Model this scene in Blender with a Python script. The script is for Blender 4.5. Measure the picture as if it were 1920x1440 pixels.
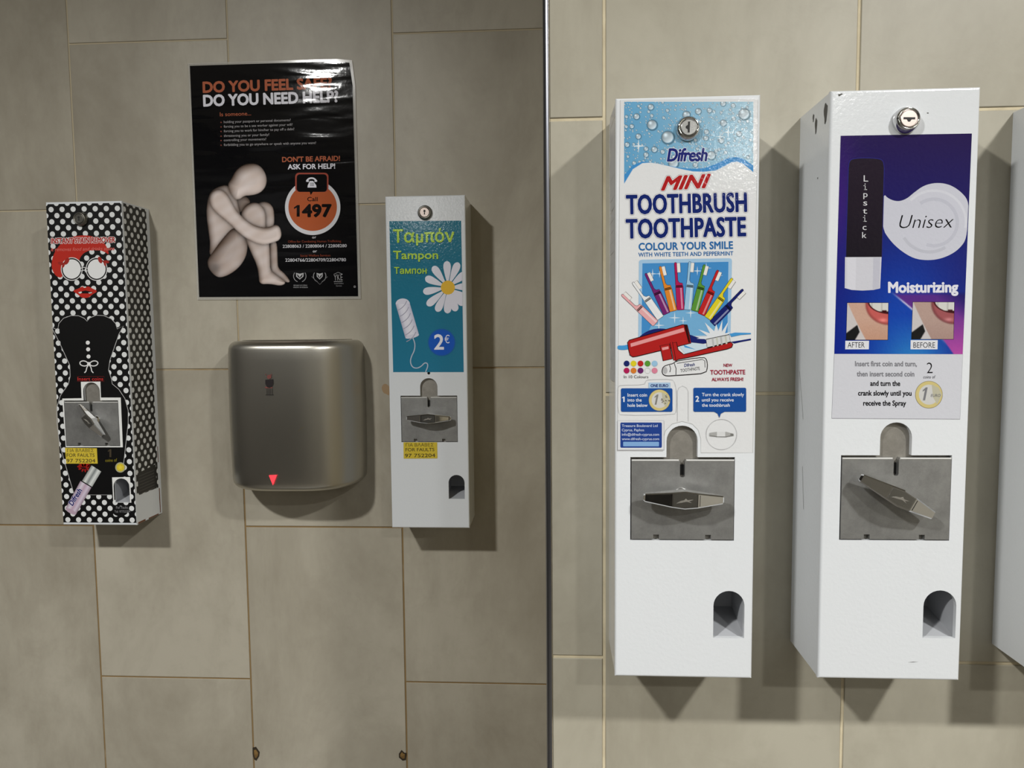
import bpy, math, random
import numpy as np
from mathutils import Matrix, Vector
from mathutils.geometry import tessellate_polygon

# ------------------------------------------------------------------ camera, world, lamps, exposure
for o in list(bpy.data.objects): bpy.data.objects.remove(o)
scene = bpy.context.scene
col = scene.collection
random.seed(7); rng = np.random.default_rng(5)

F = 1386.97                      # focal length in pixels of a 1920 px wide frame
CZ = 1.50                        # camera height
RM = np.array([[0.99835622, 0.05660341, -0.00899509],
               [-0.00478218, -0.07412834, -0.99723724],
               [-0.05711382, 0.99564102, -0.0737358]])   # rows: right, down, forward
cam = bpy.data.cameras.new('camera'); cam.sensor_width = 36; cam.lens = F / 1920 * 36
cam.clip_start = 0.02
camo = bpy.data.objects.new('camera', cam); col.objects.link(camo)
m = Matrix.Identity(4)
for i in range(3):
    m[i][0] = RM[0][i]; m[i][1] = -RM[1][i]; m[i][2] = -RM[2][i]
m[2][3] = CZ
camo.matrix_world = m
scene.camera = camo

world = bpy.data.worlds.new('world'); scene.world = world; world.use_nodes = True
world.node_tree.nodes['Background'].inputs[0].default_value = (0.05, 0.05, 0.05, 1)
CEIL = CZ + 1.20

def lamp(x, y, power, size=0.15, spread=165, colr=(1, 0.993, 0.965), globe=False):
    if globe:                    # a bare bulb hanging just below the ceiling
        l = bpy.data.lights.new('bulb_lamp', 'POINT'); l.shadow_soft_size = 0.06; l.energy = power; l.color = colr
        o = bpy.data.objects.new('bulb_lamp', l); o.location = (x, y, CEIL - 0.05); col.objects.link(o); return
    l = bpy.data.lights.new('downlight_lamp', 'AREA'); l.shape = 'DISK'; l.size = size
    l.energy = power; l.color = colr; l.spread = math.radians(spread)
    o = bpy.data.objects.new('downlight_lamp', l); o.location = (x, y, CEIL - 0.03); col.objects.link(o)
LAMPS = [(-1.05, -0.68, 61), (-1.27, -4.6, 12, .15, 165, (1, 0.993, 0.965), True), (1.18, -0.68, 50), (1.10, -1.75, 24), (1.21, -3.35, 10, .15, 165, (1, 0.993, 0.965), True)]
for a in LAMPS: lamp(*a)

scene.view_settings.view_transform = 'Standard'
scene.view_settings.look = 'None'
scene.view_settings.gamma = 1
scene.view_settings.use_curve_mapping = False
scene.view_settings.exposure = 0.0

# ------------------------------------------------------------------ geometry of the place
DL, DR, DEP = 1.3534, 0.8220, 0.0885       # recessed wall, nearer wall, depth of a dispenser
YL, YR = DL - DEP, DR - DEP                # front planes of the dispensers
ZL, ZR = CZ - 0.0700, CZ - 0.0737          # tile course levels
CX = -0.0108                               # outer corner of the nearer wall

def pt(u, v, Y):
    """point of the plane y = Y that the photograph shows at (u, v)"""
    a, b = (u - 960) / F, (v - 720) / F
    r = a * RM[0] + b * RM[1] + RM[2]
    return (r[0] * Y / r[1], Y, r[2] * Y / r[1] + CZ)

def px(x, y, z):
    c = RM @ np.array([x, y, z - CZ]); return 960 + F * c[0] / c[2], 720 + F * c[1] / c[2]

def s2l(c):
    c = np.asarray(c, float) / 255.0
    return np.where(c <= 0.04045, c / 12.92, ((c + 0.055) / 1.055) ** 2.4)

# ------------------------------------------------------------------ materials
def mat(name, rgb=(200, 200, 200), rough=0.5, metal=0.0, spec=0.5, emis=None, coat=0.0, coat_rough=0.05, aniso=0.0):
    m = bpy.data.materials.new(name); m.use_nodes = True
    b = m.node_tree.nodes['Principled BSDF']
    b.inputs['Base Color'].default_value = (*s2l(rgb), 1)
    b.inputs['Roughness'].default_value = rough
    b.inputs['Metallic'].default_value = metal
    b.inputs['Specular IOR Level'].default_value = spec
    b.inputs['Coat Weight'].default_value = coat
    b.inputs['Coat Roughness'].default_value = coat_rough
    b.inputs['Anisotropic'].default_value = aniso
    if emis:
        b.inputs['Emission Color'].default_value = (*s2l(rgb), 1)
        b.inputs['Emission Strength'].default_value = emis
    return m
def nd(m, t, **k):
    n = m.node_tree.nodes.new(t)
    for a, v in k.items(): setattr(n, a, v)
    return n
def lk(m, a, b): m.node_tree.links.new(a, b)
def bsdf(m): return m.node_tree.nodes['Principled BSDF']
def coords(m, scale=(1, 1, 1), kind='Object'):
    tc = nd(m, 'ShaderNodeTexCoord'); mp = nd(m, 'ShaderNodeMapping')
    mp.inputs['Scale'].default_value = scale
    lk(m, tc.outputs[kind], mp.inputs[0]); return mp.outputs[0]
def noise(m, vec, scale, detail=4, rough=0.55, dist=0.0):
    n = nd(m, 'ShaderNodeTexNoise'); n.inputs['Scale'].default_value = scale
    n.inputs['Detail'].default_value = detail; n.inputs['Roughness'].default_value = rough
    n.inputs['Distortion'].default_value = dist
    lk(m, vec, n.inputs['Vector']); return n.outputs['Fac']
def ramp(m, fac, stops):
    r = nd(m, 'ShaderNodeValToRGB'); e = r.color_ramp.elements
    while len(e) < len(stops): e.new(0.5)
    for i, (p, c) in enumerate(stops):
        e[i].position = p; e[i].color = (*s2l(c), 1) if len(c) == 3 else c
    lk(m, fac, r.inputs[0]); return r.outputs[0]
def mix(m, fac, a, b, mode='MIX'):
    n = nd(m, 'ShaderNodeMix', data_type='RGBA', blend_type=mode)
    if isinstance(fac, (int, float)): n.inputs[0].default_value = fac
    else: lk(m, fac, n.inputs[0])
    for i, x in ((6, a), (7, b)):
        if isinstance(x, tuple): n.inputs[i].default_value = (*s2l(x), 1)
        else: lk(m, x, n.inputs[i])
    return n.outputs[2]
def bump(m, height, dist, strength=1.0, slot='Normal', prev=None):
    b = nd(m, 'ShaderNodeBump'); b.inputs['Distance'].default_value = dist
    b.inputs['Strength'].default_value = strength
    lk(m, height, b.inputs['Height'])
    if prev is not None: lk(m, prev, b.inputs['Normal'])
    lk(m, b.outputs[0], bsdf(m).inputs[slot]); return b.outputs[0]

def tile_mat(name, base, dark, light):
    m = mat(name, base, 0.42, spec=0.35)
    oi = nd(m, 'ShaderNodeObjectInfo')
    mp = nd(m, 'ShaderNodeTexCoord')
    ml = nd(m, 'ShaderNodeVectorMath', operation='SCALE'); ml.inputs[0].default_value = (37.1, 11.3, 23.7)
    lk(m, oi.outputs['Random'], ml.inputs['Scale'])
    ad = nd(m, 'ShaderNodeVectorMath', operation='ADD')
    lk(m, mp.outputs['Object'], ad.inputs[0]); lk(m, ml.outputs[0], ad.inputs[1])
    st = nd(m, 'ShaderNodeMapping'); st.inputs['Scale'].default_value = (1.7, 1, 0.8); lk(m, ad.outputs[0], st.inputs[0])
    big = noise(m, st.outputs[0], 2.4, 6, 0.68, 0.3)
    st2 = nd(m, 'ShaderNodeMapping'); st2.inputs['Scale'].default_value = (1.0, 1, 1.2); lk(m, ad.outputs[0], st2.inputs[0])
    med = noise(m, st2.outputs[0], 16, 9, 0.75, 0.4)
    fine = noise(m, ad.outputs[0], 900, 2, 0.6)
    c = mix(m, ramp(m, big, [(0.38, (0, 0, 0)), (0.70, (255, 255, 255))]), light, dark)
    c2 = mix(m, ramp(m, med, [(0.50, (0, 0, 0)), (0.72, (150, 150, 150))]), c, dark)
    c3 = mix(m, ramp(m, fine, [(0.3, (0, 0, 0)), (0.8, (70, 70, 70))]), c2, light)
    lk(m, c3, bsdf(m).inputs['Base Color'])
    bump(m, med, 0.0004, 0.5)
    return m
M = {}
M['tile_far'] = tile_mat('glazed_beige_tile', (166, 160, 145), (144, 137, 122), (174, 168, 153))
M['tile_near'] = tile_mat('glazed_pale_tile', (165, 160, 145), (148, 142, 126), (174, 169, 153))
g = M['grout_far'] = mat('grout_worn', (180, 165, 135), 0.9)
v = coords(g); gx = nd(g, 'ShaderNodeSeparateXYZ'); lk(g, v, gx.inputs[0])
mr = nd(g, 'ShaderNodeMapRange'); mr.inputs['From Min'].default_value = 1.75; mr.inputs['From Max'].default_value = 1.15
lk(g, gx.outputs[2], mr.inputs['Value'])
nn = noise(g, v, 6, 5, 0.7); nm = nd(g, 'ShaderNodeMath', operation='MULTIPLY'); lk(g, nn, nm.inputs[0]); lk(g, mr.outputs[0], nm.inputs[1])
lk(g, ramp(g, nm.outputs[0], [(0.12, (183, 171, 145)), (0.42, (132, 108, 70))]), bsdf(g).inputs['Base Color'])
g = M['grout_near'] = mat('grout_cream', (205, 193, 163), 0.9)
lk(g, ramp(g, noise(g, coords(g), 30, 5), [(0.3, (190, 178, 150)), (0.7, (216, 204, 174))]), bsdf(g).inputs['Base Color'])
bump(g, noise(g, coords(g), 500, 3), 0.0004, 0.6)
M['plaster'] = mat('white_ceiling_paint', (185, 182, 176), 0.9)
M['floor'] = mat('floor_tile', (92, 88, 82), 0.4)
M['side_wall'] = mat('brown_grey_wall', (62, 59, 55), 0.5)
M['room_tile'] = mat('beige_wall_tile', (184, 179, 166), 0.45)
M['dark_panel'] = mat('dark_panel_paint', (34, 32, 31), 0.5)
M['alu'] = mat('satin_aluminium', (150, 152, 160), 0.28, 1.0)

def white_paint(name, rgb, grime=(170, 168, 160)):
    m = mat(name, rgb, 0.15, spec=0.5)
    v = coords(m)
    n1 = noise(m, coords(m, (1, 1, 0.6)), 14, 6, 0.7)
    lk(m, mix(m, ramp(m, n1, [(0.60, (0, 0, 0)), (0.85, (90, 90, 90))]), rgb, grime), bsdf(m).inputs['Base Color'])
    bump(m, noise(m, v, 300, 2, 0.5), 0.00013, 1.0)
    return m
M['paint'] = white_paint('white_powder_coat', (212, 215, 218))
M['paint_left'] = white_paint('grey_white_powder_coat', (214, 218, 222))
M['chute'] = mat('chute_grey_paint', (170, 172, 176), 0.5)
M['dark'] = mat('dark_interior', (16, 15, 15), 0.8)
M['chip'] = mat('chipped_paint_dark', (84, 82, 78), 0.8)
M['rust'] = mat('rust', (110, 70, 45), 0.9)
M['pencil'] = mat('grey_scuff', (95, 95, 92), 0.8)

def cast(name, rgb, rough=0.42, metal=0.75):
    m = mat(name, rgb, rough, metal)
    n1 = noise(m, coords(m), 38, 9, 0.78)
    lk(m, mix(m, ramp(m, n1, [(0.40, (0, 0, 0)), (0.75, (200, 200, 200))]), rgb, tuple(int(c * 0.62) for c in rgb)), bsdf(m).inputs['Base Color'])
    n2 = noise(m, coords(m), 1100, 3, 0.7)
    bump(m, n2, 0.00007, 1.0)
    return m
M['zinc'] = cast('cast_zinc_plate', (162, 162, 160))
M['zinc_dark'] = cast('steel_backing', (150, 146, 138), 0.5, 0.6)
M['lip'] = mat('plate_edge_glint', (225, 225, 222), 0.3, 0.35)  # pale, half-diffuse colour stands in for lamps reflected along the plate's top edge
M['chrome'] = mat('chrome', (214, 214, 214), 0.08, 1.0)
M['chrome_dull'] = mat('brushed_chrome_insert', (178, 178, 176), 0.22, 1.0)
M['lock_core'] = mat('lock_core_metal', (205, 190, 182), 0.28, 1.0)
M['lock_old'] = mat('tarnished_lock_metal', (120, 118, 112), 0.35, 1.0)
M['black'] = mat('keyway_black', (8, 8, 8), 0.6)
M['film'] = mat('clear_laminate_edge', (205, 203, 196), 0.12)
bsdf(M['film']).inputs['Alpha'].default_value = 0.32
st = M['steel'] = mat('brushed_steel', (192, 189, 180), 0.32, 1.0, aniso=0.5)
bsdf(st).inputs['Anisotropic Rotation'].default_value = 0.0
tg = nd(st, 'ShaderNodeTangent'); tg.direction_type = 'RADIAL'; tg.axis = 'Z'; lk(st, tg.outputs[0], bsdf(st).inputs['Tangent'])
nb = noise(st, coords(st, (220, 220, 3)), 3, 4, 0.6); bump(st, nb, 0.00004, 0.8)
M['led'] = mat('red_indicator', (235, 60, 70), 0.3, emis=0.9)

def print_mat(name, rough, peel=None, wave=None, spec=0.38):
    m = mat(name, (255, 255, 255), rough, spec=spec)
    a = nd(m, 'ShaderNodeVertexColor'); a.layer_name = 'Col'
    lk(m, a.outputs['Color'], bsdf(m).inputs['Base Color'])
    p = None
    if wave:
        v = coords(m, (2.4, 1, 14))
        p = bump(m, noise(m, v, 2.2, 1.5, 0.5, 0.5), wave, 1.0)
    if peel:
        sc, d = peel
        bump(m, noise(m, coords(m), sc, 2, 0.5), d, 1.0, prev=p)
    return m
M['ink_poster'] = print_mat('laminated_poster_print', 0.045, wave=0.0017, peel=(120, 0.00005), spec=0.6)
M['ink_gloss'] = print_mat('glossy_sticker_print', 0.10, peel=(300, 0.00015))
M['ink_satin'] = print_mat('satin_sticker_print', 0.34, peel=(420, 0.00004))

# ------------------------------------------------------------------ object helpers
def empty(name, loc, label, cat, group=None):
    o = bpy.data.objects.new(name, None); col.objects.link(o); o.location = loc
    o.empty_display_size = 0.05
    tag(o, label, cat, group); return o
def tag(o, label=None, cat=None, group=None, kind=None):
    if label: o['label'] = label
    if cat: o['category'] = cat
    if group: o['group'] = group
    if kind: o['kind'] = kind
    return o
def root_of(p):
    while p.parent: p = p.parent
    return p
class MB:
    def __init__(s): s.v = []; s.f = []; s.mi = []; s.sm = []
    def add(s, vs, fs, mi=0, smooth=False):
        n = len(s.v); s.v += [tuple(x) for x in vs]
        for f in fs: s.f.append([i + n for i in f]); s.mi.append(mi); s.sm.append(smooth)
    def box(s, x0, x1, y0, y1, z0, z1, mi=0, c=0.0):
        """box with an optional chamfer c round the front (low y) face"""
        if c:
            vs = [(x0, y1, z0), (x1, y1, z0), (x1, y1, z1), (x0, y1, z1),
                  (x0, y0 + c, z0), (x1, y0 + c, z0), (x1, y0 + c, z1), (x0, y0 + c, z1),
                  (x0 + c, y0, z0 + c), (x1 - c, y0, z0 + c), (x1 - c, y0, z1 - c), (x0 + c, y0, z1 - c)]
            fs = [(3, 2, 1, 0)]
            for a in (0, 4):
                for k in range(4):
                    j = (k + 1) % 4; fs.append((a + k, a + j, a + 4 + j, a + 4 + k))
            fs.append((8, 9, 10, 11))
        else:
            vs = [(x0, y0, z0), (x1, y0, z0), (x1, y1, z0), (x0, y1, z0), (x0, y0, z1), (x1, y0, z1), (x1, y1, z1), (x0, y1, z1)]
            fs = [(0, 3, 2, 1), (4, 5, 6, 7), (0, 1, 5, 4), (1, 2, 6, 5), (2, 3, 7, 6), (3, 0, 4, 7)]
        s.add(vs, fs, mi)
    def plate(s, outer, holes, yf, yb, r=0.0, mi=0, side_mi=None, back=True):
        """sheet from yf (front) to yb with holes; r rounds the front rim of a rectangular outline"""
        side_mi = mi if side_mi is None else side_mi
        loops = []
        if r:
            xs = [p[0] for p in outer]; zs = [p[1] for p in outer]
            x0, x1, z0, z1 = min(xs), max(xs), min(zs), max(zs)
            n = 5; rings = []
            for k in range(n + 1):
                a = k / n * math.pi / 2; ins = r * (1 - math.cos(a)); y = yf + r * (1 - math.sin(a))
                rings.append([(x0 + ins, y, z0 + ins), (x1 - ins, y, z0 + ins), (x1 - ins, y, z1 - ins), (x0 + ins, y, z1 - ins)])
            rings.insert(0, [(x, yb, z) for x, _, z in rings[0]])
            for a, b in zip(rings, rings[1:]):
                for k in range(4):
                    j = (k + 1) % 4; s.add([a[k], a[j], b[j], b[k]], [(0, 1, 2, 3)], side_mi)
            front = [(x, z) for x, _, z in rings[-1]]
        else:
            front = list(outer)
            for k in range(len(front)):
                a, b = front[k], front[(k + 1) % len(front)]
                s.add([(a[0], yb, a[1]), (b[0], yb, b[1]), (b[0], yf, b[1]), (a[0], yf, a[1])], [(0, 1, 2, 3)], side_mi)
        for h in holes:
            for k in range(len(h)):
                a, b = h[k], h[(k + 1) % len(h)]
                s.add([(a[0], yf, a[1]), (b[0], yf, b[1]), (b[0], yb, b[1]), (a[0], yb, a[1])], [(0, 1, 2, 3)], side_mi)
        def cap(out, y):
            ls = [out] + list(holes)
            tri = tessellate_polygon([[Vector((p[0], p[1], 0)) for p in l] for l in ls])
            flat = [p for l in ls for p in l]
            s.add([(p[0], y, p[1]) for p in flat], [tuple(t) for t in tri], mi)
        cap(front, yf)
        if back: cap(outer, yb)
    def disc_stack(s, cx, cz, prof, n=40, mi=0, cap0=False, cap1=True, smooth=True):
        """surface of revolution about the y axis; prof = [(radius, y)...]"""
        vs = []
        for r, y in prof:
            for k in range(n):
                a = 2 * math.pi * k / n; vs.append((cx + r * math.cos(a), y, cz + r * math.sin(a)))
        fs = []
        for i in range(len(prof) - 1):
            for k in range(n):
                j = (k + 1) % n; fs.append((i * n + k, i * n + j, (i + 1) * n + j, (i + 1) * n + k))
        s.add(vs, fs, mi, smooth)
        if cap1: s.add([vs[(len(prof) - 1) * n + k] for k in range(n)], [tuple(range(n))], mi)
        if cap0: s.add([vs[k] for k in range(n)], [tuple(range(n))], mi)
    def build(s, name, mats, parent=None, origin=None):
        if not isinstance(mats, (list, tuple)): mats = [mats]
        org = np.array(root_of(parent).location if parent else (origin or (0, 0, 0)), float)
        me = bpy.data.meshes.new(name)
        me.from_pydata((np.array(s.v) - org).tolist(), [], s.f)
        for mm in mats: me.materials.append(mm)
        me.polygons.foreach_set('material_index', s.mi)
        me.polygons.foreach_set('use_smooth', s.sm)
        me.validate(); me.update()
        import bmesh
        bm = bmesh.new(); bm.from_mesh(me)
        bmesh.ops.remove_doubles(bm, verts=bm.verts, dist=1e-6)
        bmesh.ops.recalc_face_normals(bm, faces=bm.faces)
        bm.to_mesh(me); bm.free()
        o = bpy.data.objects.new(name, me); col.objects.link(o)
        if parent: o.parent = parent
        else: o.location = org
        return o

def chaikin(p, n=2, closed=True):
    for _ in range(n):
        q = []; L = len(p)
        rngk = range(L) if closed else range(L - 1)
        if not closed: q.append(p[0])
        for k in rngk:
            a, b = p[k], p[(k + 1) % L]
            q += [(a[0] * .75 + b[0] * .25, a[1] * .75 + b[1] * .25), (a[0] * .25 + b[0] * .75, a[1] * .25 + b[1] * .75)]
        if not closed: q.append(p[-1])
        p = q
    return p
def circ(cx, cy, rx, ry=None, n=28, a0=0.0, rot=0.0):
    ry = rx if ry is None else ry; c, s_ = math.cos(rot), math.sin(rot)
    out = []
    for k in range(n):
        t = a0 + 2 * math.pi * k / n; x, y = rx * math.cos(t), ry * math.sin(t)
        out.append((cx + x * c - y * s_, cy + x * s_ + y * c))
    return out
def rrect(x0, y0, x1, y1, r, n=5):
    out = []
    for cx, cy, a in ((x1 - r, y0 + r, -90), (x1 - r, y1 - r, 0), (x0 + r, y1 - r, 90), (x0 + r, y0 + r, 180)):
        for k in range(n + 1):
            t = math.radians(a + 90 * k / n); out.append((cx + r * math.cos(t), cy + r * math.sin(t)))
    return out
def star(cx, cy, R, r=None, n=4, rot=0.0):
    r = R * 0.14 if r is None else r
    return [(cx + (R if k % 2 == 0 else r) * math.sin(rot + math.pi * k / n), cy - (R if k % 2 == 0 else r) * math.cos(rot + math.pi * k / n)) for k in range(2 * n)]
def clip_poly(poly, clipper):
    """Sutherland-Hodgman against a convex polygon"""
    area = sum(a[0] * b[1] - b[0] * a[1] for a, b in zip(clipper, clipper[1:] + clipper[:1]))
    sg = 1 if area > 0 else -1
    out = list(poly)
    for k in range(len(clipper)):
        a, b = clipper[k], clipper[(k + 1) % len(clipper)]
        f = lambda p: sg * ((b[0] - a[0]) * (p[1] - a[1]) - (b[1] - a[1]) * (p[0] - a[0]))
        inp, out = out, []
        for i in range(len(inp)):
            p, q = inp[i], inp[(i + 1) % len(inp)]; fp, fq = f(p), f(q)
            if fp >= 0: out.append(p)
            if (fp >= 0) != (fq >= 0):
                t = fp / (fp - fq); out.append((p[0] + t * (q[0] - p[0]), p[1] + t * (q[1] - p[1])))
        if len(out) < 3: return []
    return out

_tc = {}
def _outlined(key, ob, cu):
    """letters whose contours overlap: every outer contour is filled by itself, one above the other"""
    cu.fill_mode = 'NONE' if 'NONE' in cu.bl_rna.properties['fill_mode'].enum_items.keys() else 'FULL'
    me = bpy.data.meshes.new_from_object(ob)
    n = len(me.vertices); co = [tuple(w.co[:2]) for w in me.vertices]
    nxt = [[] for _ in range(n)]
    for e in me.edges: nxt[e.vertices[0]].append(e.vertices[1]); nxt[e.vertices[1]].append(e.vertices[0])
    seen = [False] * n; loops = []
    for i in range(n):
        if seen[i]: continue
        lp, j, prev = [], i, -1
        while not seen[j]:
            seen[j] = True; lp.append(j)
            c = [k for k in nxt[j] if k != prev and not seen[k]]
            prev = j
            if not c: break
            j = (j + 1) if (j + 1) in c else c[0]
        if len(lp) > 2: loops.append([co[k] for k in lp])
    area = lambda q: sum(a[0] * b[1] - b[0] * a[1] for a, b in zip(q, q[1:] + q[:1])) / 2
    def inside(p_, q):
        t = False
        for a, b in zip(q, q[1:] + q[:1]):
            if (a[1] > p_[1]) != (b[1] > p_[1]) and p_[0] < (b[0] - a[0]) * (p_[1] - a[1]) / (b[1] - a[1]) + a[0]: t = not t
        return t
    sg = math.copysign(1, area(max(loops, key=lambda q: abs(area(q)))))
    hole = [q for q in loops if any(q is not w and area(q) * area(w) < 0 and inside(q[0], w) and abs(area(w)) > abs(area(q)) for w in loops)]
    outer = [q for q in loops if not any(q is h for h in hole)]
    V, Fc = [], []
    for li, q in enumerate(outer):
        hs = [h for h in hole if inside(h[0], q)]
        tri = tessellate_polygon([[Vector((*p_, 0)) for p_ in l] for l in [q] + hs])
        k = len(V); V += [(*p_, li % 4) for l in [q] + hs for p_ in l]; Fc += [tuple(t + k for t in f_) for f_ in tri]
    bpy.data.objects.remove(ob); bpy.data.curves.remove(cu); bpy.data.meshes.remove(me)
    _tc[key] = (np.array(V, float), Fc); return _tc[key]
def glyphs(s, bold, shear, space):
    key = (s, bold, shear, space)
    if key in _tc: return _tc[key]
    cu = bpy.data.curves.new('t', 'FONT'); cu.body = s; cu.offset = bold; cu.shear = shear
    cu.space_character = space; cu.resolution_u = 3; cu.fill_mode = 'FRONT'
    ob = bpy.data.objects.new('t', cu); col.objects.link(ob)
    if not s.isascii(): cu.dimensions = '3D'; cu.fill_mode = 'NONE' if False else 'FRONT'; return _outlined(key, ob, cu)
    me = bpy.data.meshes.new_from_object(ob)
    v = np.array([(w.co[0], w.co[1], 0) for w in me.vertices]) if len(me.vertices) else np.zeros((0, 3))
    f = [tuple(p.vertices) for p in me.polygons]
    bpy.data.objects.remove(ob); bpy.data.curves.remove(cu); bpy.data.meshes.remove(me)
    _tc[key] = (v, f); return v, f

class Print:
    """flat print: layers of coloured polygons lying on one plane, given in coordinates of the printed sheet"""
    STEP = 0.0000013
    def __init__(s, Y, gain=1.0, start=0.0002, mapf=None):
        s.Y = Y; s.gain = gain; s.off = start; s.V = []; s.Fc = []; s.C = []; s.o = (0, 0); s.k = 1.0; s.mapf = mapf
    def view(s, ox, oy, k): s.o = (ox, oy); s.k = k; return s
    def map(s, x, y, off):
        if s.mapf: return s.mapf(x, y, off)
        p = pt(s.o[0] + x / s.k, s.o[1] + y / s.k, s.Y - off); return p
    def cl(s, c): return tuple(np.clip(s2l(c) * s.gain, 0, 0.93))
    def raw(s, vs, fs, cs):
        n = len(s.V); s.V += vs; s.C += cs; s.Fc += [tuple(i + n for i in f) for f in fs]
    def up(s): s.off += s.STEP
    def poly(s, p, c, holes=(), lift=True):
        if len(p) < 3: return
        ls = [list(p)] + [list(h) for h in holes]
        tri = tessellate_polygon([[Vector((q[0], q[1], 0)) for q in l] for l in ls])
        flat = [q for l in ls for q in l]
        cc = s.cl(c) if not callable(c) else None
        s.raw([s.map(q[0], q[1], s.off) for q in flat], [tuple(t) for t in tri], [cc if cc else s.cl(c(*q)) for q in flat])
        if lift: s.up()
    def slab(s, p, c, thick=0.0002):
        """the sheet itself, with its edge"""
        s.poly(p, c, lift=False); o = s.off
        cc = s.cl(c)
        for k in range(len(p)):
            a, b = p[k], p[(k + 1) % len(p)]
            s.raw([s.map(*a, 0), s.map(*b, 0), s.map(*b, o), s.map(*a, o)], [(0, 1, 2, 3)], [cc] * 4)
        s.up()
    def stroke(s, p, w, c, closed=False):
        n = len(p); cc = s.cl(c); L, R_ = [], []
        for k in range(n):
            if closed: a, b = p[k - 1], p[(k + 1) % n]
            else: a, b = p[max(k - 1, 0)], p[min(k + 1, n - 1)]
            dx, dy = b[0] - a[0], b[1] - a[1]; l = math.hypot(dx, dy) or 1
            nx, ny = -dy / l * w / 2, dx / l * w / 2
            L.append((p[k][0] + nx, p[k][1] + ny)); R_.append((p[k][0] - nx, p[k][1] - ny))
        for k in range(n if closed else n - 1):
            j = (k + 1) % n
            s.raw([s.map(*q, s.off) for q in (L[k], L[j], R_[j], R_[k])], [(0, 1, 2, 3)], [cc] * 4)
        s.up()
    def text(s, t, x0, y0, x1, y1, h, c, bold=0.012, shear=0.0, space=1.0, outline=()):
        """baseline from (x0, y0) to (x1, y1), capital height h"""
        v, f = glyphs(t, min(bold, 0.0), shear, space)
        if not len(v): return
        cap = glyphs('H', 0.0, 0.0, 1.0)[0][:, 1].max()
        mn, mx = v[:, 0].min(), v[:, 0].max()
        L = math.hypot(x1 - x0, y1 - y0); ex = ((x1 - x0) / L, (y1 - y0) / L); ey = (ex[1], -ex[0])
        big = h / s.k > 9
        for oc, extra in tuple(outline) + ((c, 0.0),):
            e = (max(bold, 0.0) + extra) / cap * h           # stroke thickening: the letters printed again, slightly shifted
            n = 0 if e <= 0 else (12 if extra and big else 8 if big else 4)
            sh = [(0, 0)] + [(e * math.cos(2 * math.pi * k / n + .4), e * math.sin(2 * math.pi * k / n + .4)) for k in range(n)]
            cc = s.cl(oc); LL = L - 2 * max(bold, 0) / cap * h
            for dx, dy in sh:
                out = []
                for a, b, ly in v:
                    X = (a - mn) / (mx - mn) * LL + (L - LL) / 2 + dx; Yy = b / cap * h + dy
                    out.append(s.map(x0 + ex[0] * X + ey[0] * Yy, y0 + ex[1] * X + ey[1] * Yy, s.off + ly * s.STEP))
                s.raw(out, f, [cc] * len(out)); s.up()
                if not t.isascii(): s.off += 3 * s.STEP
    def one(s, x0, y, x1, h, c, shear=0.0):
        w = x1 - x0; q = [(.48, 0), (.48, .78), (.02, .66), (.02, .80), (.58, 1), (1, 1), (1, 0)]
        s.poly([(x0 + a * w + shear * b_ * h, y - b_ * h) for a, b_ in q], c)
    def raster(s, x0, y0, x1, y1, nx, ny, fn, quad=None):
        """a printed picture: a fine grid whose vertices carry the printed colour"""
        U, W = np.meshgrid(np.linspace(x0, x1, nx + 1), np.linspace(y0, y1, ny + 1))
        C, A = fn(U, W)
        C = np.clip(s2l(C) * s.gain, 0, 0.93)
        a, b = (s.o[0] + U / s.k - 960) / F, (s.o[1] + W / s.k - 720) / F
        r = a[..., None] * RM[0] + b[..., None] * RM[1] + RM[2]
        P = r * ((s.Y - s.off) / r[..., 1:2]); P[..., 2] += CZ
        n = len(s.V)
        s.V += [tuple(q) for q in P.reshape(-1, 3).tolist()]
        s.C += [tuple(q) for q in C.reshape(-1, 3).tolist()]
        keep = (A[:-1, :-1] + A[1:, :-1] + A[:-1, 1:] + A[1:, 1:]) > 0
        idx = np.arange((nx + 1) * (ny + 1)).reshape(ny + 1, nx + 1) + n
        q = np.stack([idx[:-1, :-1], idx[:-1, 1:], idx[1:, 1:], idx[1:, :-1]], -1)[keep]
        s.Fc += [tuple(t) for t in q.tolist()]
        s.up()
    def build(s, name, mt, parent):
        org = np.array(root_of(parent).location, float)
        me = bpy.data.meshes.new(name)
        me.from_pydata((np.array(s.V) - org).tolist(), [], s.Fc)
        at = me.color_attributes.new('Col', 'FLOAT_COLOR', 'POINT')
        c = np.ones((len(s.V), 4), np.float32); c[:, :3] = np.array(s.C)
        at.data.foreach_set('color', c.ravel())
        me.materials.append(mt); me.update()
        o = bpy.data.objects.new(name, me); col.objects.link(o); o.parent = parent
        return o

# ------------------------------------------------------------------ the room
def slab(name, x0, x1, y0, y1, z0, z1, mt):
    b = MB(); b.box(x0, x1, y0, y1, z0, z1)
    o = b.build(name, mt, origin=((x0 + x1) / 2, (y0 + y1) / 2, z0)); o['kind'] = 'structure'; return o
XW0, XW1, YB = -2.1, 2.3, -5.6
G = 0.0016
floor = slab('floor', XW0, XW1, YB, DL + 0.1, -0.1, 0, M['floor'])
ceiling = slab('ceiling', XW0, XW1, YB, DL + 0.1, CEIL, CEIL + 0.1, M['plaster'])
wall_far = slab('wall_far', XW0, CX, DL + G, DL + 0.1, 0, CEIL, M['grout_far'])
wall_near = slab('wall_near', CX + 0.0012, XW1, DR + G, DL + 0.1, 0, CEIL, M['grout_near'])
slab('wall_left', XW0 - 0.1, XW0, YB, DL + 0.1, 0, CEIL, M['side_wall'])
slab('wall_right', XW1, XW1 + 0.1, YB, DL + 0.1, 0, CEIL, M['room_tile'])
slab('wall_behind', XW0, XW1, YB - 0.1, YB, 0, CEIL, M['room_tile'])
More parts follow.
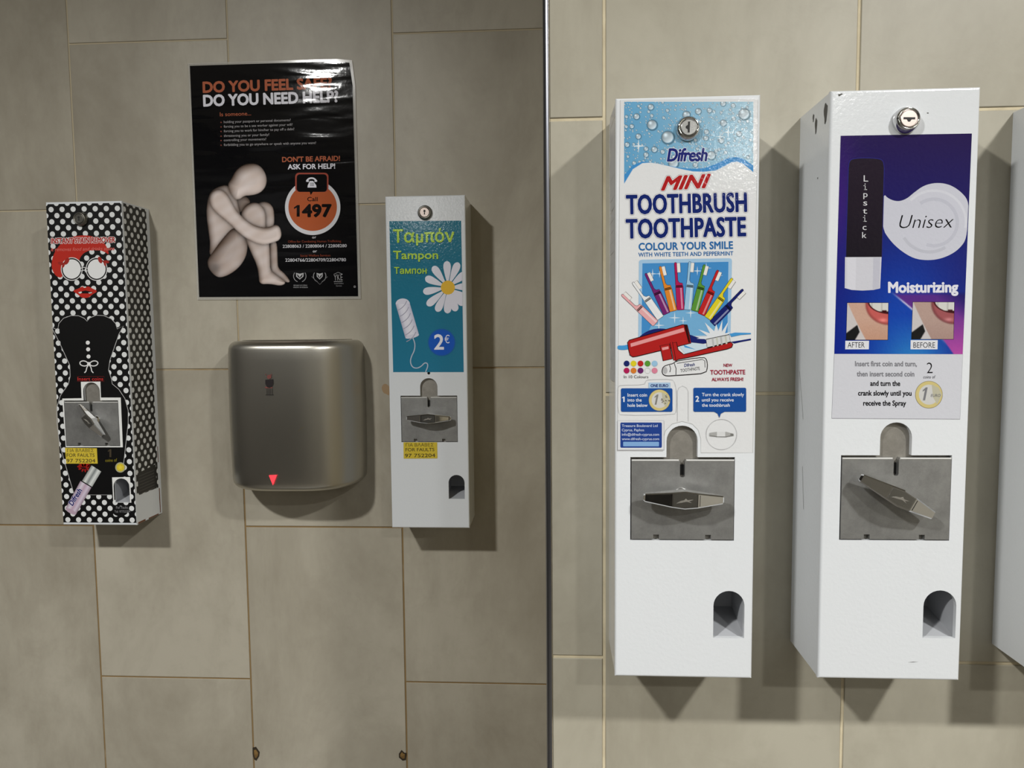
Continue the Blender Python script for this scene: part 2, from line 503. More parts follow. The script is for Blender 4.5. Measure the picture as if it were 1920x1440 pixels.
slab('reflected_dark_panel', -2.05, -1.15, YB, YB + 0.04, 0, 2.3, M['dark_panel'])  # unseen dark panel, added so left crank facets have something dark to reflect

def tile_mesh(w, h):
    b = MB(); b.box(0, w, 0, G + 0.004, 0, h, c=0.0006); return b
def tiles(wall, cols, z_of, D, gap, mt, zmin=0.0, zmax=CEIL):
    cache = {}
    base = np.array(wall.location)
    for (x0, x1), off in cols:
        k = -5
        while True:
            z0, z1 = z_of(off) + 0.6 * k, z_of(off) + 0.6 * (k + 1); k += 1
            if z0 >= zmax: break
            if z1 <= zmin: continue
            z0, z1 = max(z0, zmin), min(z1, zmax)
            w, h = x1 - x0 - gap, z1 - z0 - gap
            if w < 0.01 or h < 0.01: continue
            key = (round(w, 4), round(h, 4))
            if key not in cache:
                me = tile_mesh(w, h).build('tile', mt)
                cache[key] = me.data; bpy.data.objects.remove(me)
            o = bpy.data.objects.new('tile', cache[key]); col.objects.link(o); o.parent = wall
            o.location = Vector((x0 + gap / 2, D, z0 + gap / 2)) - Vector(base)
            o.rotation_euler = (0, 0, 0)
A_, B_, C_ = -0.8885, -0.5889, -0.2868
cf = [((XW0, A_ - 0.9), 0.3), ((A_ - 0.9, A_ - 0.6), 0.0), ((A_ - 0.6, A_ - 0.3), 0.3), ((A_ - 0.3, A_), 0.0)]
cf = [((XW0, A_ - 0.9), 0.3), ((A_ - 0.9, A_ - 0.6), 0.3), ((A_ - 0.6, A_ - 0.3), 0.0), ((A_ - 0.3, A_), 0.3),
      ((A_, B_), 0.0), ((B_, C_), 0.3), ((C_, CX + 0.002), 0.0)]
tiles(wall_far, cf, lambda o: ZL + o, DL, 0.0030, M['tile_far'])
D_, E_ = 0.0551, 0.3217
ZM = pt(1430, 738, DR)[2]
cn = [((CX + 0.0058, D_), 0.3), ((D_, E_), None), ((E_, E_ + 0.3), 0.3), ((E_ + 0.3, E_ + 0.6), 0.0), ((E_ + 0.6, E_ + 0.9), 0.3),
      ((E_ + 0.9, E_ + 1.2), 0.0), ((E_ + 1.2, E_ + 1.5), 0.3), ((E_ + 1.5, XW1), 0.0)]
tiles(wall_near, cn, lambda o: ZM if o is None else ZR + o, DR, 0.0037, M['tile_near'])

# metal corner strip
b = MB(); n = 10; R6 = 0.0062; cx, cy = CX + 0.0062, DR + 0.0052
prof = [(cx + 0.0002, DR - 0.0010)]
for k in range(n + 1):
    a = math.pi / 2 * k / n; prof.append((cx - R6 * math.sin(a), cy - R6 * math.cos(a)))
prof.append((CX, cy + 0.02))
for (x0, y0), (x1, y1) in zip(prof, prof[1:]):
    b.add([(x0, y0, 0), (x1, y1, 0), (x1, y1, CEIL), (x0, y0, CEIL)], [(0, 1, 2, 3)], 0, True)
x0, y0 = prof[0]; b.add([(x0, y0, 0), (x0, DR + 0.004, 0), (x0, DR + 0.004, CEIL), (x0, y0, CEIL)], [(0, 1, 2, 3)], 0)
tr = b.build('trim_1', M['alu'], origin=(CX, DR, 0)); tr['kind'] = 'structure'
tr['label'] = 'satin metal edge strip on the tiled wall corner'

# broken grout spots and a brown stain on the far wall
gm = mat('crumbled_filler', (120, 92, 48), 0.95); gd = mat('hole_dark', (48, 38, 24), 0.95)
smud = mat('brown_stain', (150, 124, 92), 0.7)
for cxp, cyp, pts_ in ((480, 1412, [(474, 1402), (480, 1400), (487, 1410), (486, 1418), (481, 1426), (477, 1424), (474, 1414)]),
                       (756, 1417, [(753, 1406), (758, 1411), (762, 1412), (761, 1425), (755, 1426), (748, 1420), (748, 1413)])):
    b = MB(); p = [(pt(u, v_, DL)[0], pt(u, v_, DL)[2]) for u, v_ in pts_]
    b.plate(p, [], DL - 0.0006, DL + 0.002, mi=1)
    c0 = (sum(q[0] for q in p) / len(p), sum(q[1] for q in p) / len(p))
    inn = [(c0[0] + (q[0] - c0[0]) * 0.62, c0[1] + (q[1] - c0[1]) * 0.62) for q in p]
    for k in range(len(inn)):
        j = (k + 1) % len(inn)
        b.add([(inn[k][0], DL - 0.0007, inn[k][1]), (inn[j][0], DL - 0.0007, inn[j][1]), (c0[0], DL - 0.003, c0[1])], [(0, 1, 2)], 0)
    b.build('crumbled_grout', [gm, gd], wall_far)
b = MB(); b.plate([(pt(u, v_, DL)[0], pt(u, v_, DL)[2]) for u, v_ in chaikin([(715, 728), (718, 721), (724, 719), (731, 726), (731, 737), (729, 742), (725, 739), (719, 737)], 1)], [], DL - 0.0002, DL + 0.001)
b.build('stain', smud, wall_far)

# ------------------------------------------------------------------ coin dispensers
BW, BH = 0.1372, 0.5738
def arch(Yp, u0, u1, vt, vb, n=14):
    """round-topped opening given by its pixel box"""
    a, c = pt(u0, vb, Yp), pt(u1, vb, Yp); t = pt((u0 + u1) / 2, vt, Yp)[2]
    x0, x1, z0 = a[0], c[0], (a[2] + c[2]) / 2; r = (x1 - x0) / 2; cx = (x0 + x1) / 2
    out = [(x0, z0), (x1, z0)]
    for k in range(n + 1):
        th = math.pi * k / n; out.append((cx + r * math.cos(th), t - r + r * math.sin(th)))
    return out
def rect(Yp, u0, v0, u1, v1):
    a, c = pt(u0, v0, Yp), pt(u1, v1, Yp); return a[0], c[0], c[2], a[2]

def make_lock(root, Yf, u, v_, r, h, ring, core, slot_rot, shape='d'):
    X, _, Z = pt(u, v_, Yf)
    b = MB()
    b.disc_stack(X, Z, [(r, Yf + 0.001), (r, Yf - h * 0.35), (r * 0.96, Yf - h * 0.5), (r * 0.84, Yf - h * 0.95), (r * 0.80, Yf - h), (r * 0.70, Yf - h), (r * 0.68, Yf - h + 0.0012), (r * 0.60, Yf - h + 0.0012)], mi=0, cap1=False)
    lo = b.build('lock', ring, root)
    c = MB(); c.disc_stack(X, Z, [(r * 0.64, Yf - h + 0.002), (r * 0.64, Yf - h + 0.0004), (r * 0.60, Yf - h + 0.0001)])
    c.build('lock_core', core, lo)
    k = MB(); yk = Yf - h - 0.0001
    s_ = r * 0.6
    if shape == 'd': p = [(-0.13, -0.72), (0.13, -0.72), (0.13, 0.72), (-0.13, 0.72), (-0.13, 0.3), (-0.42, 0.12), (-0.42, -0.12), (-0.13, -0.3)]
    else: p = circ(0, 0.35, 0.26, n=10) [:] and [(0.26 * math.cos(t), 0.3 + 0.26 * math.sin(t)) for t in [math.radians(a) for a in range(-60, 241, 30)]] + [(-0.1, 0.05), (-0.14, -0.5), (0.14, -0.5), (0.1, 0.05)]
    cr, sr = math.cos(slot_rot), math.sin(slot_rot)
    pp = [(X + s_ * (x * cr - z * sr), Z + s_ * (x * sr + z * cr)) for x, z in p]
    k.plate(pp, [], yk, yk + 0.001)
    k.build('keyway', M['black'], lo)

def make_handle(root, Yf, u, v_, L, H, ang, stand=0.010, thick=0.014):
    """crank: a tapering bar with three inlaid faces on a round spindle"""
    Yfr = Yf - stand - thick                      # front face of the bar
    X, _, Z = pt(u, v_, Yfr)
    ca, sa = math.cos(ang), math.sin(ang)
    W = lambda s, t, y: (X + s * ca - t * sa, y, Z + s * sa + t * ca)
    secs = [(-1.0, .36, 0.0090), (-0.965, .46, 0.0068), (-0.32, .84, 0.0), (0, 1.0, 0.0), (0.32, .84, 0.0), (0.965, .46, 0.0068), (1.0, .36, 0.0090)]
    b = MB(); ch = 0.0011; rings = []
    for s, hh, dy in secs:
        t = hh * H / 2; x = s * L / 2
        rings.append([W(x, -t * 0.96, Yfr + thick - 0.002 * abs(s)), W(x, -t, Yfr + dy + ch), W(x, -t + ch, Yfr + dy), W(x, t - ch, Yfr + dy), W(x, t, Yfr + dy + ch), W(x, t * 0.96, Yfr + thick - 0.002 * abs(s))])
    for a, c in zip(rings, rings[1:]):
        for k in range(6):
            j = (k + 1) % 6; b.add([a[k], a[j], c[j], c[k]], [(0, 1, 2, 3)])
    b.add(rings[0], [tuple(range(6))]); b.add(rings[-1], [tuple(range(6))])
    ho = b.build('crank_handle', M['chrome'], root)
    # inlaid faces
    def inlay(s0, s1, h0, h1, d0, d1, mt, name, mid=None):
        q = MB(); i = 0.0019; e = 0.0003
        a, c = s0 * L / 2 + 0.0012, s1 * L / 2 - 0.0012
        t0, t1 = h0 * H / 2 - i, h1 * H / 2 - i
        if mid: pts_ = [(a, -t0, d0), ((a + c) / 2, -(H / 2 - i), d0), (c, -t1, d1), (c, t1, d1), ((a + c) / 2, H / 2 - i, d0), (a, t0, d0)]
        else: pts_ = [(a, -t0, d0), (c, -t1, d1), (c, t1, d1), (a, t0, d0)]
        f = [W(s, t, Yfr + d - e) for s, t, d in pts_]; bk = [W(s, t, Yfr + d + 0.0004) for s, t, d in pts_]
        n_ = len(f); q.add(f + bk, [tuple(range(n_))] + [(k, (k + 1) % n_, n_ + (k + 1) % n_, n_ + k) for k in range(n_)])
        return q.build(name, mt, ho)
    inlay(-0.93, -0.34, .50, .82, 0.0064, 0.0002, M['chrome'], 'side_inlay')
    inlay(0.34, 0.93, .82, .50, 0.0002, 0.0064, M['chrome'], 'side_inlay')
    inlay(-0.32, 0.32, .84, .84, 0, 0, M['chrome_dull'], 'emblem_inlay', mid=True)
    # bird-like emblem in relief on the middle inlay
    q = MB(); e = Yfr - 0.0007
    em = [(-0.85, -0.45), (-0.45, -0.05), (-0.1, 0.10), (0.05, 0.35), (0.2, 0.12), (0.75, 0.2), (0.35, -0.05), (0.6, -0.3), (0.1, -0.12), (-0.3, -0.28)]
    em = [(x * L * 0.13, z * H * 0.36) for x, z in em]
    tri = tessellate_polygon([[Vector((x, z, 0)) for x, z in em]])
    q.add([W(x, z, e) for x, z in em], [tuple(t) for t in tri])
    n_ = len(em)
    for k in range(n_):
        a, c = em[k], em[(k + 1) % n_]
        q.add([W(*a, e), W(*c, e), W(*c, Yfr), W(*a, Yfr)], [(0, 1, 2, 3)])
    q.build('emblem', M['zinc_dark'], ho)
    sp = MB(); sp.disc_stack(X, Z, [(0.0075, Yf + 0.001), (0.0075, Yf - 0.003), (0.0062, Yf - 0.0036), (0.0062, Yfr + thick - 0.001)], cap1=False)
    sp.build('spindle', M['chrome'], root)

def make_dispenser(label, name, Yw, xl, zt, spec, paint, group='coin dispensers on the tiled walls'):
    Yf = Yw - DEP; xr, zb = xl + BW, zt - BH
    root = empty(name, ((xl + xr) / 2, Yw, zb), label, 'dispenser', group)
    # housing: four walls and a back, open towards the door
    b = MB(); t = 0.0012; yo = Yf + 0.0052
    for x0, x1, z0, z1 in ((xl + .0006, xl + .0006 + t, zb + .0006, zt - .0006), (xr - .0006 - t, xr - .0006, zb + .0006, zt - .0006),
                           (xl + .0006 + t, xr - .0006 - t, zb + .0006, zb + .0006 + t), (xl + .0006 + t, xr - .0006 - t, zt - .0006 - t, zt - .0006)):
        b.box(x0, x1, yo - 0.001, Yw, z0, z1)
    b.box(xl + .002, xr - .002, Yw - 0.002, Yw, zb + .002, zt - .002)
    housing = b.build('housing', paint, root)
    # door with its openings
    P = rect(Yf, *spec['plate']); tab = arch(Yf, *spec['tab']); ch = arch(Yf, *spec['chute'])
    x0, x1, z0, z1 = P
    tx0, tx1 = tab[0][0], tab[1][0]
    keyhole = [(x0, z0), (x1, z0), (x1, z1), (tx1, z1)] + [p for p in tab[2:]] + [(tx0, z1), (x0, z1)]
    holes = [keyhole, ch]
    for u, v_, r in spec.get('holes', ()):
        c = pt(u, v_, Yf); holes.append(circ(c[0], c[2], r, n=16))
    b = MB(); b.plate([(xl, zb), (xr, zb), (xr, zt), (xl, zt)], holes, Yf, Yf + 0.0052, r=0.0024, side_mi=0)
    door = b.build('door', paint, root)
    # steel backing behind coin plate
    b = MB(); b.box(x0 - .004, x1 + .004, Yf + 0.0053, Yf + 0.0065, z0 - .004, max(p[1] for p in tab) + .004)
    b.build('backing_sheet', M['zinc_dark'], root)
    b = MB(); 
    for u, v_, r in spec.get('holes', ()):
        c = pt(u, v_, Yf); b.disc_stack(c[0], c[2], [(r * 1.5, Yf + 0.0060), (r * 1.5, Yf + 0.0054)], n=16)
    if spec.get('holes'): b.build('hole_backing', M['dark'], root)
    # coin plate with slot and two notches in its lower edge
    gx, w = 0.0011, x1 - x0; cxp = (x0 + x1) / 2 + spec.get('slot_dx', 0)
    X0, X1, Z0, Z1 = x0 + gx, x1 - gx * 0.6, z0 + gx, z1 - gx * 2.2
    sw, sd = 0.0024, 0.0165 ; nw, nh = 0.0028, 0.0048
    out = [(X0, Z0), (X0 + w * .24 - nw, Z0), (X0 + w * .24 - nw, Z0 + nh), (X0 + w * .24 + nw, Z0 + nh), (X0 + w * .24 + nw, Z0),
           (X0 + w * .74 - nw, Z0), (X0 + w * .74 - nw, Z0 + nh), (X0 + w * .74 + nw, Z0 + nh), (X0 + w * .74 + nw, Z0), (X1, Z0),
           (X1, Z1), (cxp + sw + .001, Z1), (cxp + sw, Z1 - .002), (cxp + sw, Z1 - sd), (cxp + sw * .5, Z1 - sd - .0012), (cxp - sw * .5, Z1 - sd - .0012), (cxp - sw, Z1 - sd), (cxp - sw, Z1 - .002), (cxp - sw - .001, Z1), (X0, Z1)]
    pf = Yf - 0.0004
    b = MB(); e = 0.0006
    # chamfered front rim: a slightly smaller front over the full outline
    cxm, czm = (X0 + X1) / 2, (Z0 + Z1) / 2
    b.plate(out, [], pf, Yf + 0.0050)
    cp = b.build('coin_plate', M['zinc'], root)
    b = MB(); b.box(X0, cxp - sw - .001, pf - 0.0007, pf + .0002, Z1 - .0018, Z1 + .0001, c=0.00075); b.box(cxp + sw + .001, X1, pf - 0.0007, pf + .0002, Z1 - .0018, Z1 + .0001, c=0.00075)
    b.build('plate_lip_glint', M['lip'], cp)  # bright strip, its lamp highlight put into the colour
    b = MB(); b.box(cxp - sw * .95, cxp + sw * .95, Yf + .0046, Yf + 0.0052, Z1 - sd, Z1 - sd * .35)
    b.build('coin_slot', M['black'], cp)
    make_handle(root, pf, *spec['handle'])
    # chute: a small bin behind the opening
    cx0, cx1, cz0 = ch[0][0], ch[1][0], ch[0][1]; ct = max(p[1] for p in ch)
    b = MB(); ya, yb = Yf + 0.0050, Yf + 0.060
    cx0 -= .004; cx1 += .0015; ct += .003
    b.add([(cx0, ya, cz0 - .0005), (cx1, ya, cz0 - .0005), (cx1, yb, cz0 + .010), (cx0, yb, cz0 + .010)], [(0, 1, 2, 3)])
    b.add([(cx0, ya, cz0 - .0005), (cx0, yb, cz0 - .0005), (cx0, yb, ct), (cx0, ya, ct)], [(0, 1, 2, 3)])
    b.add([(cx1, ya, cz0 - .0005), (cx1, yb, cz0 - .0005), (cx1, yb, ct), (cx1, ya, ct)], [(0, 1, 2, 3)])
    b.add([(cx0, yb, cz0 - .0005), (cx1, yb, cz0 - .0005), (cx1, yb, ct), (cx0, yb, ct)], [(0, 1, 2, 3)])
    b.add([(cx0, ya, ct), (cx1, ya, ct), (cx1, yb, ct), (cx0, yb, ct)], [(0, 1, 2, 3)])
    b.build('chute', M['chute'], root)
    make_lock(root, Yf, *spec['lock'])
    return root, Yf, (xl, xr, zb, zt), housing, door

# ---- the four dispensers in full view and the one cut by the right edge
QX = math.radians
stain, sYf, sB, s_house, s_door = make_dispenser('black and white polka dot coin dispenser with red-haired lady, left of the poster', 'stain_remover_dispenser', DL,
    -0.8868, CZ + 0.2290, dict(plate=(119.5, 751, 225.5, 836.5), tab=(157, 188, 717, 752), chute=(214.5, 244, 897, 942),
    handle=(164, 790, 0.070, 0.0155, QX(-52)), lock=(152.8, 411, 0.0125, 0.0075, M['lock_old'], M['lock_old'], 0, 'k')), M['paint_left'])
tampon, tYf, tB, t_house, t_door = make_dispenser('white tampon coin dispenser with teal daisy sticker, right of the hand dryer', 'tampon_dispenser', DL,
    -0.2862, CZ + 0.2276, dict(plate=(751, 742, 858.5, 829), tab=(788, 820.5, 709, 742), chute=(841.5, 871.5, 890.5, 935.5), holes=((803.8, 699.5, 0.0026),),
    handle=(802, 785.5, 0.077, 0.0165, QX(-0.5)), lock=(797, 399, 0.0125, 0.006, M['lock_old'], M['lock_core'], 0, 'k')), M['paint_left'])
brush, bYf, bB, b_house, b_door = make_dispenser('white mini toothbrush coin dispenser with water droplet header, beside the metal corner strip', 'toothbrush_dispenser', DR,
    0.0600, CZ + 0.2205, dict(plate=(1182, 857, 1376, 1014), tab=(1249.5, 1308, 798, 858), chute=(1337, 1395, 1108, 1196.5),
    holes=((1279.6, 762, 0.0031), (1279.3, 780, 0.0031)), handle=(1285, 939, 0.0775, 0.0175, QX(-1.5)), slot_dx=0.0,
    lock=(1289.5, 241.5, 0.0118, 0.006, M['chrome'], M['chrome_dull'], QX(-2))), M['paint'])
lipst, lYf, lB, l_house, l_door = make_dispenser('white coin dispenser with dark blue lipstick poster and tilted crank', 'lipstick_dispenser', DR,
    0.2622, CZ + 0.2222, dict(plate=(1577, 853.5, 1779.5, 1014), tab=(1649.5, 1709, 792, 855), chute=(1729.5, 1791, 1107, 1196.5),
    handle=(1690, 935, 0.0790, 0.0175, QX(-28)), slot_dx=0.0, lock=(1697, 226.5, 0.0122, 0.0085, M['chrome'], M['lock_core'], QX(88))), M['paint'])
xl5 = pt(1899.5, 216, DR)[0] - 0.0006
def c5(u):
    a_ = pt(u, 900, YR); return px(a_[0] + xl5 - 0.2622, YR, a_[2])[0]
edge_, eYf, eB, e_house, e_door = make_dispenser('white coin dispenser cut off by the right edge of the view', 'edge_dispenser', DR,
    xl5, CZ + 0.2222, dict(plate=(c5(1577), 853.5, c5(1779.5), 1014), tab=(c5(1649.5), c5(1709), 792, 855), chute=(c5(1729.5), c5(1791), 1107, 1196.5),
    handle=(c5(1695), 935, 0.0790, 0.0175, 0), lock=(c5(1699), 226, 0.0118, 0.0085, M['chrome'], M['lock_core'], 0)), M['paint'])

NAVY, RED, WHITE, BLACK = (22, 38, 105), (200, 40, 40), (228, 228, 228), (12, 12, 14)
GL, GR = 1.22, 0.86             # paper brightness of the prints on the far and the near wall
GP = 1.35

def fault_sticker(root, Yp, vx, quad, lines):
    p = Print(Yp, GL, start=0.0005).view(*vx)
    p.slab(quad, (184, 163, 52))
    for t, x0, y0, x1, y1, h, b_ in lines: p.text(t, x0, y0, x1, y1, h, (55, 48, 30), bold=b_)
    p.build('fault_sticker', M['ink_satin'], root)['label'] = 'yellow phone number sticker'

# ================================================================== stain remover prints
xl, xr, zb, zt = sB
def dots(clipper, mapf_poly, x0, x1, z0, z1, dx, dz, r, ox, oz, sx=1.0):
    out = []; row = 0; z = oz
    while z < z1 + r: z += dz
    row = 0
    while z > z0 - r:
        off = (dx / 2) * (row % 2); x = ox + off
        while x > x0 - r: x -= dx
        while x < x1 + r:
            c = clip_poly(circ(x, z, r, n=16), clipper)
            if c: out.append(c)
            x += dx
        z -= dz; row += 1
    return out
p = Print(sYf, GL, mapf=None); metric = lambda x, z, off: (x, sYf - off, z)
p.mapf = metric
rc = [(xl + .0012, zb + .0045), (xr - .0002, zb + .0045), (xr - .0002, zt - .0036), (xl + .0012, zt - .0036)]
OPEN = []
for q in ((119.5, 751, 225.5, 836.5), (157, 716.5, 188, 752), (214.5, 896.5, 244, 942)):
    OPEN.append((rect(sYf, *q)))
def subtract(poly, x0, x1, z0, z1):
    B_ = 10
    out = [clip_poly(poly, [(-B_, -B_), (x0, -B_), (x0, B_), (-B_, B_)]), clip_poly(poly, [(x1, -B_), (B_, -B_), (B_, B_), (x1, B_)]),
           clip_poly(poly, [(x0, -B_), (x1, -B_), (x1, z0), (x0, z0)]), clip_poly(poly, [(x0, z1), (x1, z1), (x1, B_), (x0, B_)])]
    return [q for q in out if len(q) > 2]
def with_openings(poly):
    ps = [poly]
    for o_ in OPEN: ps = [b_ for a_ in ps for b_ in subtract(a_, *o_)]
    return ps
for q in with_openings(rc): p.poly(q, (12, 12, 13), lift=False)
p.up()
d0 = pt(95.9, 393.0, sYf)
for c in dots(rc, None, xl, xr, zb, zt, 0.01995, 0.0106, 0.0047, d0[0], d0[2]):
    for q in with_openings(c): p.poly(q, (196, 198, 198), lift=False)
p.up(); p.mapf = None; p.view(60, 360, 4.237)
O = 1356
def to_view(poly): return [((u - 60) * 4.237, (w - 360) * 4.237) for u, w in [px(a_, sYf, c_) for a_, c_ in poly]]
s_arch = arch(sYf, 214.5, 244, 897, 942)
_x0, _x1, _z0, _z1 = rect(sYf, 119.5, 751, 225.5, 836.5); _t = arch(sYf, 157, 188, 717, 752)
s_key = [(_x0, _z0), (_x1, _z0), (_x1, _z1), (_t[1][0], _z1)] + _t[2:] + [(_t[0][0], _z1), (_x0, _z1)]
hair = chaikin([(345, 348), (440, 342), (530, 368), (590, 420), (617, 505), (575, 472), (500, 455), (430, 472), (388, 508), (368, 560), (300, 530), (255, 560), (235, 610), (245, 680), (200, 678), (163, 630), (154, 570), (168, 500), (210, 430), (270, 375)])
p.poly(hair, (165, 38, 28))
for cx_ in (316, 513):
    for r, c in ((93, (205, 205, 205)), (87, (15, 15, 16)), (77, (206, 207, 207))): p.poly(circ(cx_, 612, r * .93, r, n=36), c)
p.stroke([(386, 606), (412, 598), (440, 606)], 6, (190, 190, 190)); p.stroke([(386, 628), (412, 621), (440, 628)], 6, (190, 190, 190))
DR_ = (140, 35, 28)
p.poly(circ(232, 568, 27, 13, rot=.25), DR_); p.poly(circ(276, 550, 17, 30, rot=.5), DR_); p.poly(circ(249, 585, 9, 20, rot=.5), DR_)
p.poly(circ(541, 540, 15, 28, rot=-.4), DR_); p.poly(circ(588, 555, 26, 12, rot=.1), DR_); p.poly(circ(580, 575, 8, 15, rot=-.4), DR_)
p.poly(chaikin([(320, 785), (375, 765), (402, 748), (425, 757), (448, 748), (475, 765), (525, 787), (482, 812), (452, 838), (420, 843), (388, 836), (357, 808)], 1), (165, 35, 25))
p.poly([(362, 797), (425, 782), (488, 797), (450, 806), (395, 806)], (20, 8, 8))
p.poly([(366, 797), (392, 790), (398, 800), (380, 808)], (200, 198, 195)); p.poly([(446, 800), (474, 796), (478, 801), (455, 807)], (200, 198, 195)); p.poly([(402, 756), (425, 749), (432, 756), (420, 762)], (200, 198, 195))
dress = [(155, 1075), (205, 1095), (213, 1045), (250, 1003), (310, 982), (370, 983), (415, 1003), (437, 1026), (460, 1000), (510, 979), (570, 982), (630, 1008), (664, 1045), (677, 1088), (726, 1064), (690, 1130), (652, 1240), (618, 1340), (608, O + 60), (632, O + 130), (637, O + 168), (690, O + 212), (738, O + 285), (764, O + 380), (764, O + 480), (745, O + 650), (728, O + 800), (718, O + 900), (712, O + 1050), (335, O + 1050), (300, O + 930), (250, O + 760), (215, O + 620), (198, O + 470), (196, O + 360), (225, O + 262), (288, O + 172), (303, O + 110), (300, O + 20), (265, 1300), (215, 1190)]
dm = [pt(60 + x / 4.237, 360 + y / 4.237, sYf) for x, y in dress]
p.mapf = metric
for q in with_openings([(a[0], a[2]) for a in dm]): p.poly(q, (9, 9, 10), lift=False)
p.up(); p.mapf = None
p.stroke(dress[:49][:dress.index((718, O + 900))] , 4.5, (160, 160, 160)); p.stroke(dress[dress.index((335, O + 1050)):] + dress[:1], 4.5, (160, 160, 160)); p.stroke([(440, O + 1050), (636, O + 1050)], 4.5, (120, 120, 120))
for x, y in ((443, 1197), (446, 1250), (449, 1307)): p.poly(circ(x, y, 16), (205, 205, 205))
for sg in (-1, 1):
    p.stroke(circ(452 + sg * 40, 1362, 32, 20, n=20, rot=sg * -0.15), 8, (200, 200, 200), closed=True)
    p.stroke(chaikin([(452, 1370), (452 + sg * 18, 1395), (452 + sg * 22, 1425), (452 + sg * 36, 1436)], 2, False), 8, (200, 200, 200))
p.poly(circ(452, 1364, 13), (205, 205, 205))
p.text('INSTANT STAIN REMOVER', 148, 410, 660, 400, 42, (150, 28, 28), bold=0.03, shear=0.12, outline=(((205, 200, 198), 0.05),))
p.text('it removes food and drinks stains', 150, 470, 655, 462, 27, (190, 95, 88), bold=0.012, shear=0.25, outline=(((150, 30, 25), 0.02),))
p.text('Insert coins', 362, O + 141, 566, O + 141, 25, (175, 40, 38)); p.stroke([(358, O + 110), (574, O + 110), (574, O + 148), (358, O + 148)], 2, (110, 25, 25), closed=True)
p.poly([(388, O + 152), (543, O + 150), (548, O + 277), (705, O + 277), (722, O + 672), (268, O + 672), (240, O + 285), (394, O + 282)], (205, 206, 204),
       holes=[to_view(s_key)])
p.one(602, O + 750, 630, 62, (60, 52, 40)); p.text('coins of', 582, O + 788, 676, O + 785, 24, (110, 100, 25))
for a_ in range(9):
    t = a_ * 0.7; p.poly(circ(415 + 42 * math.cos(t) * (0.6 + .5 * (a_ % 3) / 2), O + 835 + 22 * math.sin(t), 14, 7, n=10, rot=t), (135, 22, 18), lift=False)
p.poly(circ(415, O + 815, 45, 16), (135, 22, 18))
p.poly(circ(702, O + 832, 41), (150, 148, 120)); p.poly(circ(702, O + 832, 31), (190, 170, 45)); p.poly(star(700, O + 832, 24, 10, 5), (205, 185, 60))
cyl = lambda a, b, c, d, lo, hi: None
def tube(p, a, b, c, d, cols):
    """shaded strip between edge a-b and edge d-c"""
    n = len(cols) - 1
    for k in range(n):
        L = lambda P, Q, t: (P[0] + (Q[0] - P[0]) * t, P[1] + (Q[1] - P[1]) * t)
        q = [L(a, d, k / n), L(b, c, k / n), L(b, c, (k + 1) / n), L(a, d, (k + 1) / n)]
        cc = [p.cl(cols[k]), p.cl(cols[k]), p.cl(cols[k + 1]), p.cl(cols[k + 1])]
        p.raw([p.map(*w, p.off) for w in q], [(0, 1, 2, 3)], cc)
    p.up()
tube(p, (265, O + 1160), (385, O + 940), (472, O + 992), (352, O + 1200), [(140, 118, 135), (190, 185, 195), (165, 140, 158), (185, 175, 190), (130, 112, 125)])
p.poly(circ(310, O + 1182, 46, 16, rot=0.5), (160, 140, 155))
tube(p, (398, O + 938), (473, O + 815), (550, O + 865), (478, O + 986), [(120, 124, 122), (190, 193, 190), (110, 116, 116), (195, 198, 196), (140, 144, 142)])
p.text('Difresh', 322, O + 1140, 400, O + 1015, 42, (25, 25, 90), bold=0.03, shear=.15, outline=(((190, 185, 200), 0.03),))
p.poly([(636, O + 911), (779, O + 908), (789, O + 1112), (646, O + 1112)], (205, 206, 204), holes=[to_view(s_arch)])
p.poly(circ(700, O + 1180, 62, 40), (12, 12, 13))
p.text('For Faults', 668, O + 1160, 762, O + 1160, 20, (110, 110, 112)); p.text('Tel: 97752204', 655, O + 1192, 780, O + 1190, 18, (110, 110, 112))
p.build('printed_front', M['ink_satin'], stain)['label'] = 'polka dot print with lady in sunglasses and black dress'
fault_sticker(stain, sYf, (60, 680, 4.237), [(262, 677), (515, 680), (522, 802), (272, 802)],
              [('ΓΙΑ ΒΛΑΒΕΣ', 280, 710, 490, 710, 25, 0.0), ('FOR FAULTS', 275, 748, 497, 748, 26, 0.01), ('97 752204', 274, 793, 503, 793, 28, 0.01)])
# side print
sm = lambda s_, z, off: (xr - 0.0006 + off, sYf + 0.005 + s_, z)
p = Print(0, GL, mapf=sm)
W_ = DEP - 0.005 - 0.010
rc = [(0, zb + 0.052), (W_, zb + 0.052), (W_, zt - 0.003), (0, zt - 0.003)]
p.slab(rc, (14, 14, 15))
for c in dots(rc, None, 0, W_, zb + 0.052, zt, 0.01995, 0.0106, 0.0046, 0.004, d0[2]): p.poly(c, (196, 198, 198), lift=False)
p.up()
p.poly([(0.006, zb + 0.054), (W_ - 0.006, zb + 0.052), (W_ - 0.006, zb + 0.098), (0.006, zb + 0.092)], (20, 20, 21))
for k in range(7):
    z = zb + 0.086 - k * 0.0055
    p.stroke([(0.010, z), (W_ - 0.012, z + 0.0015)], 0.0011, (66, 64, 62))
p.build('printed_side', M['ink_satin'], stain)
b = MB()
for z0, z1, s0, s1 in ((zb + .003, zb + .05, .0795, .083), (zb + .10, zb + .13, .080, .083), (zb + .0008, zb + .004, .002, .03), (zb + .0008, zb + .003, .04, .075)):
    n_ = 7; ps = [(sYf + .0003 + s0 + rng.uniform(0, .001), z0 + (z1 - z0) * k / n_) for k in range(n_ + 1)] + [(sYf + s1, z0 + (z1 - z0) * k / n_) for k in range(n_, -1, -1)]
    tri = tessellate_polygon([[Vector((a, c, 0)) for a, c in ps]])
    b = MB(); b.add([(xr - 0.0004, a, c) for a, c in ps], [tuple(t) for t in tri]); b.build('rust_patch', M['rust'], stain)

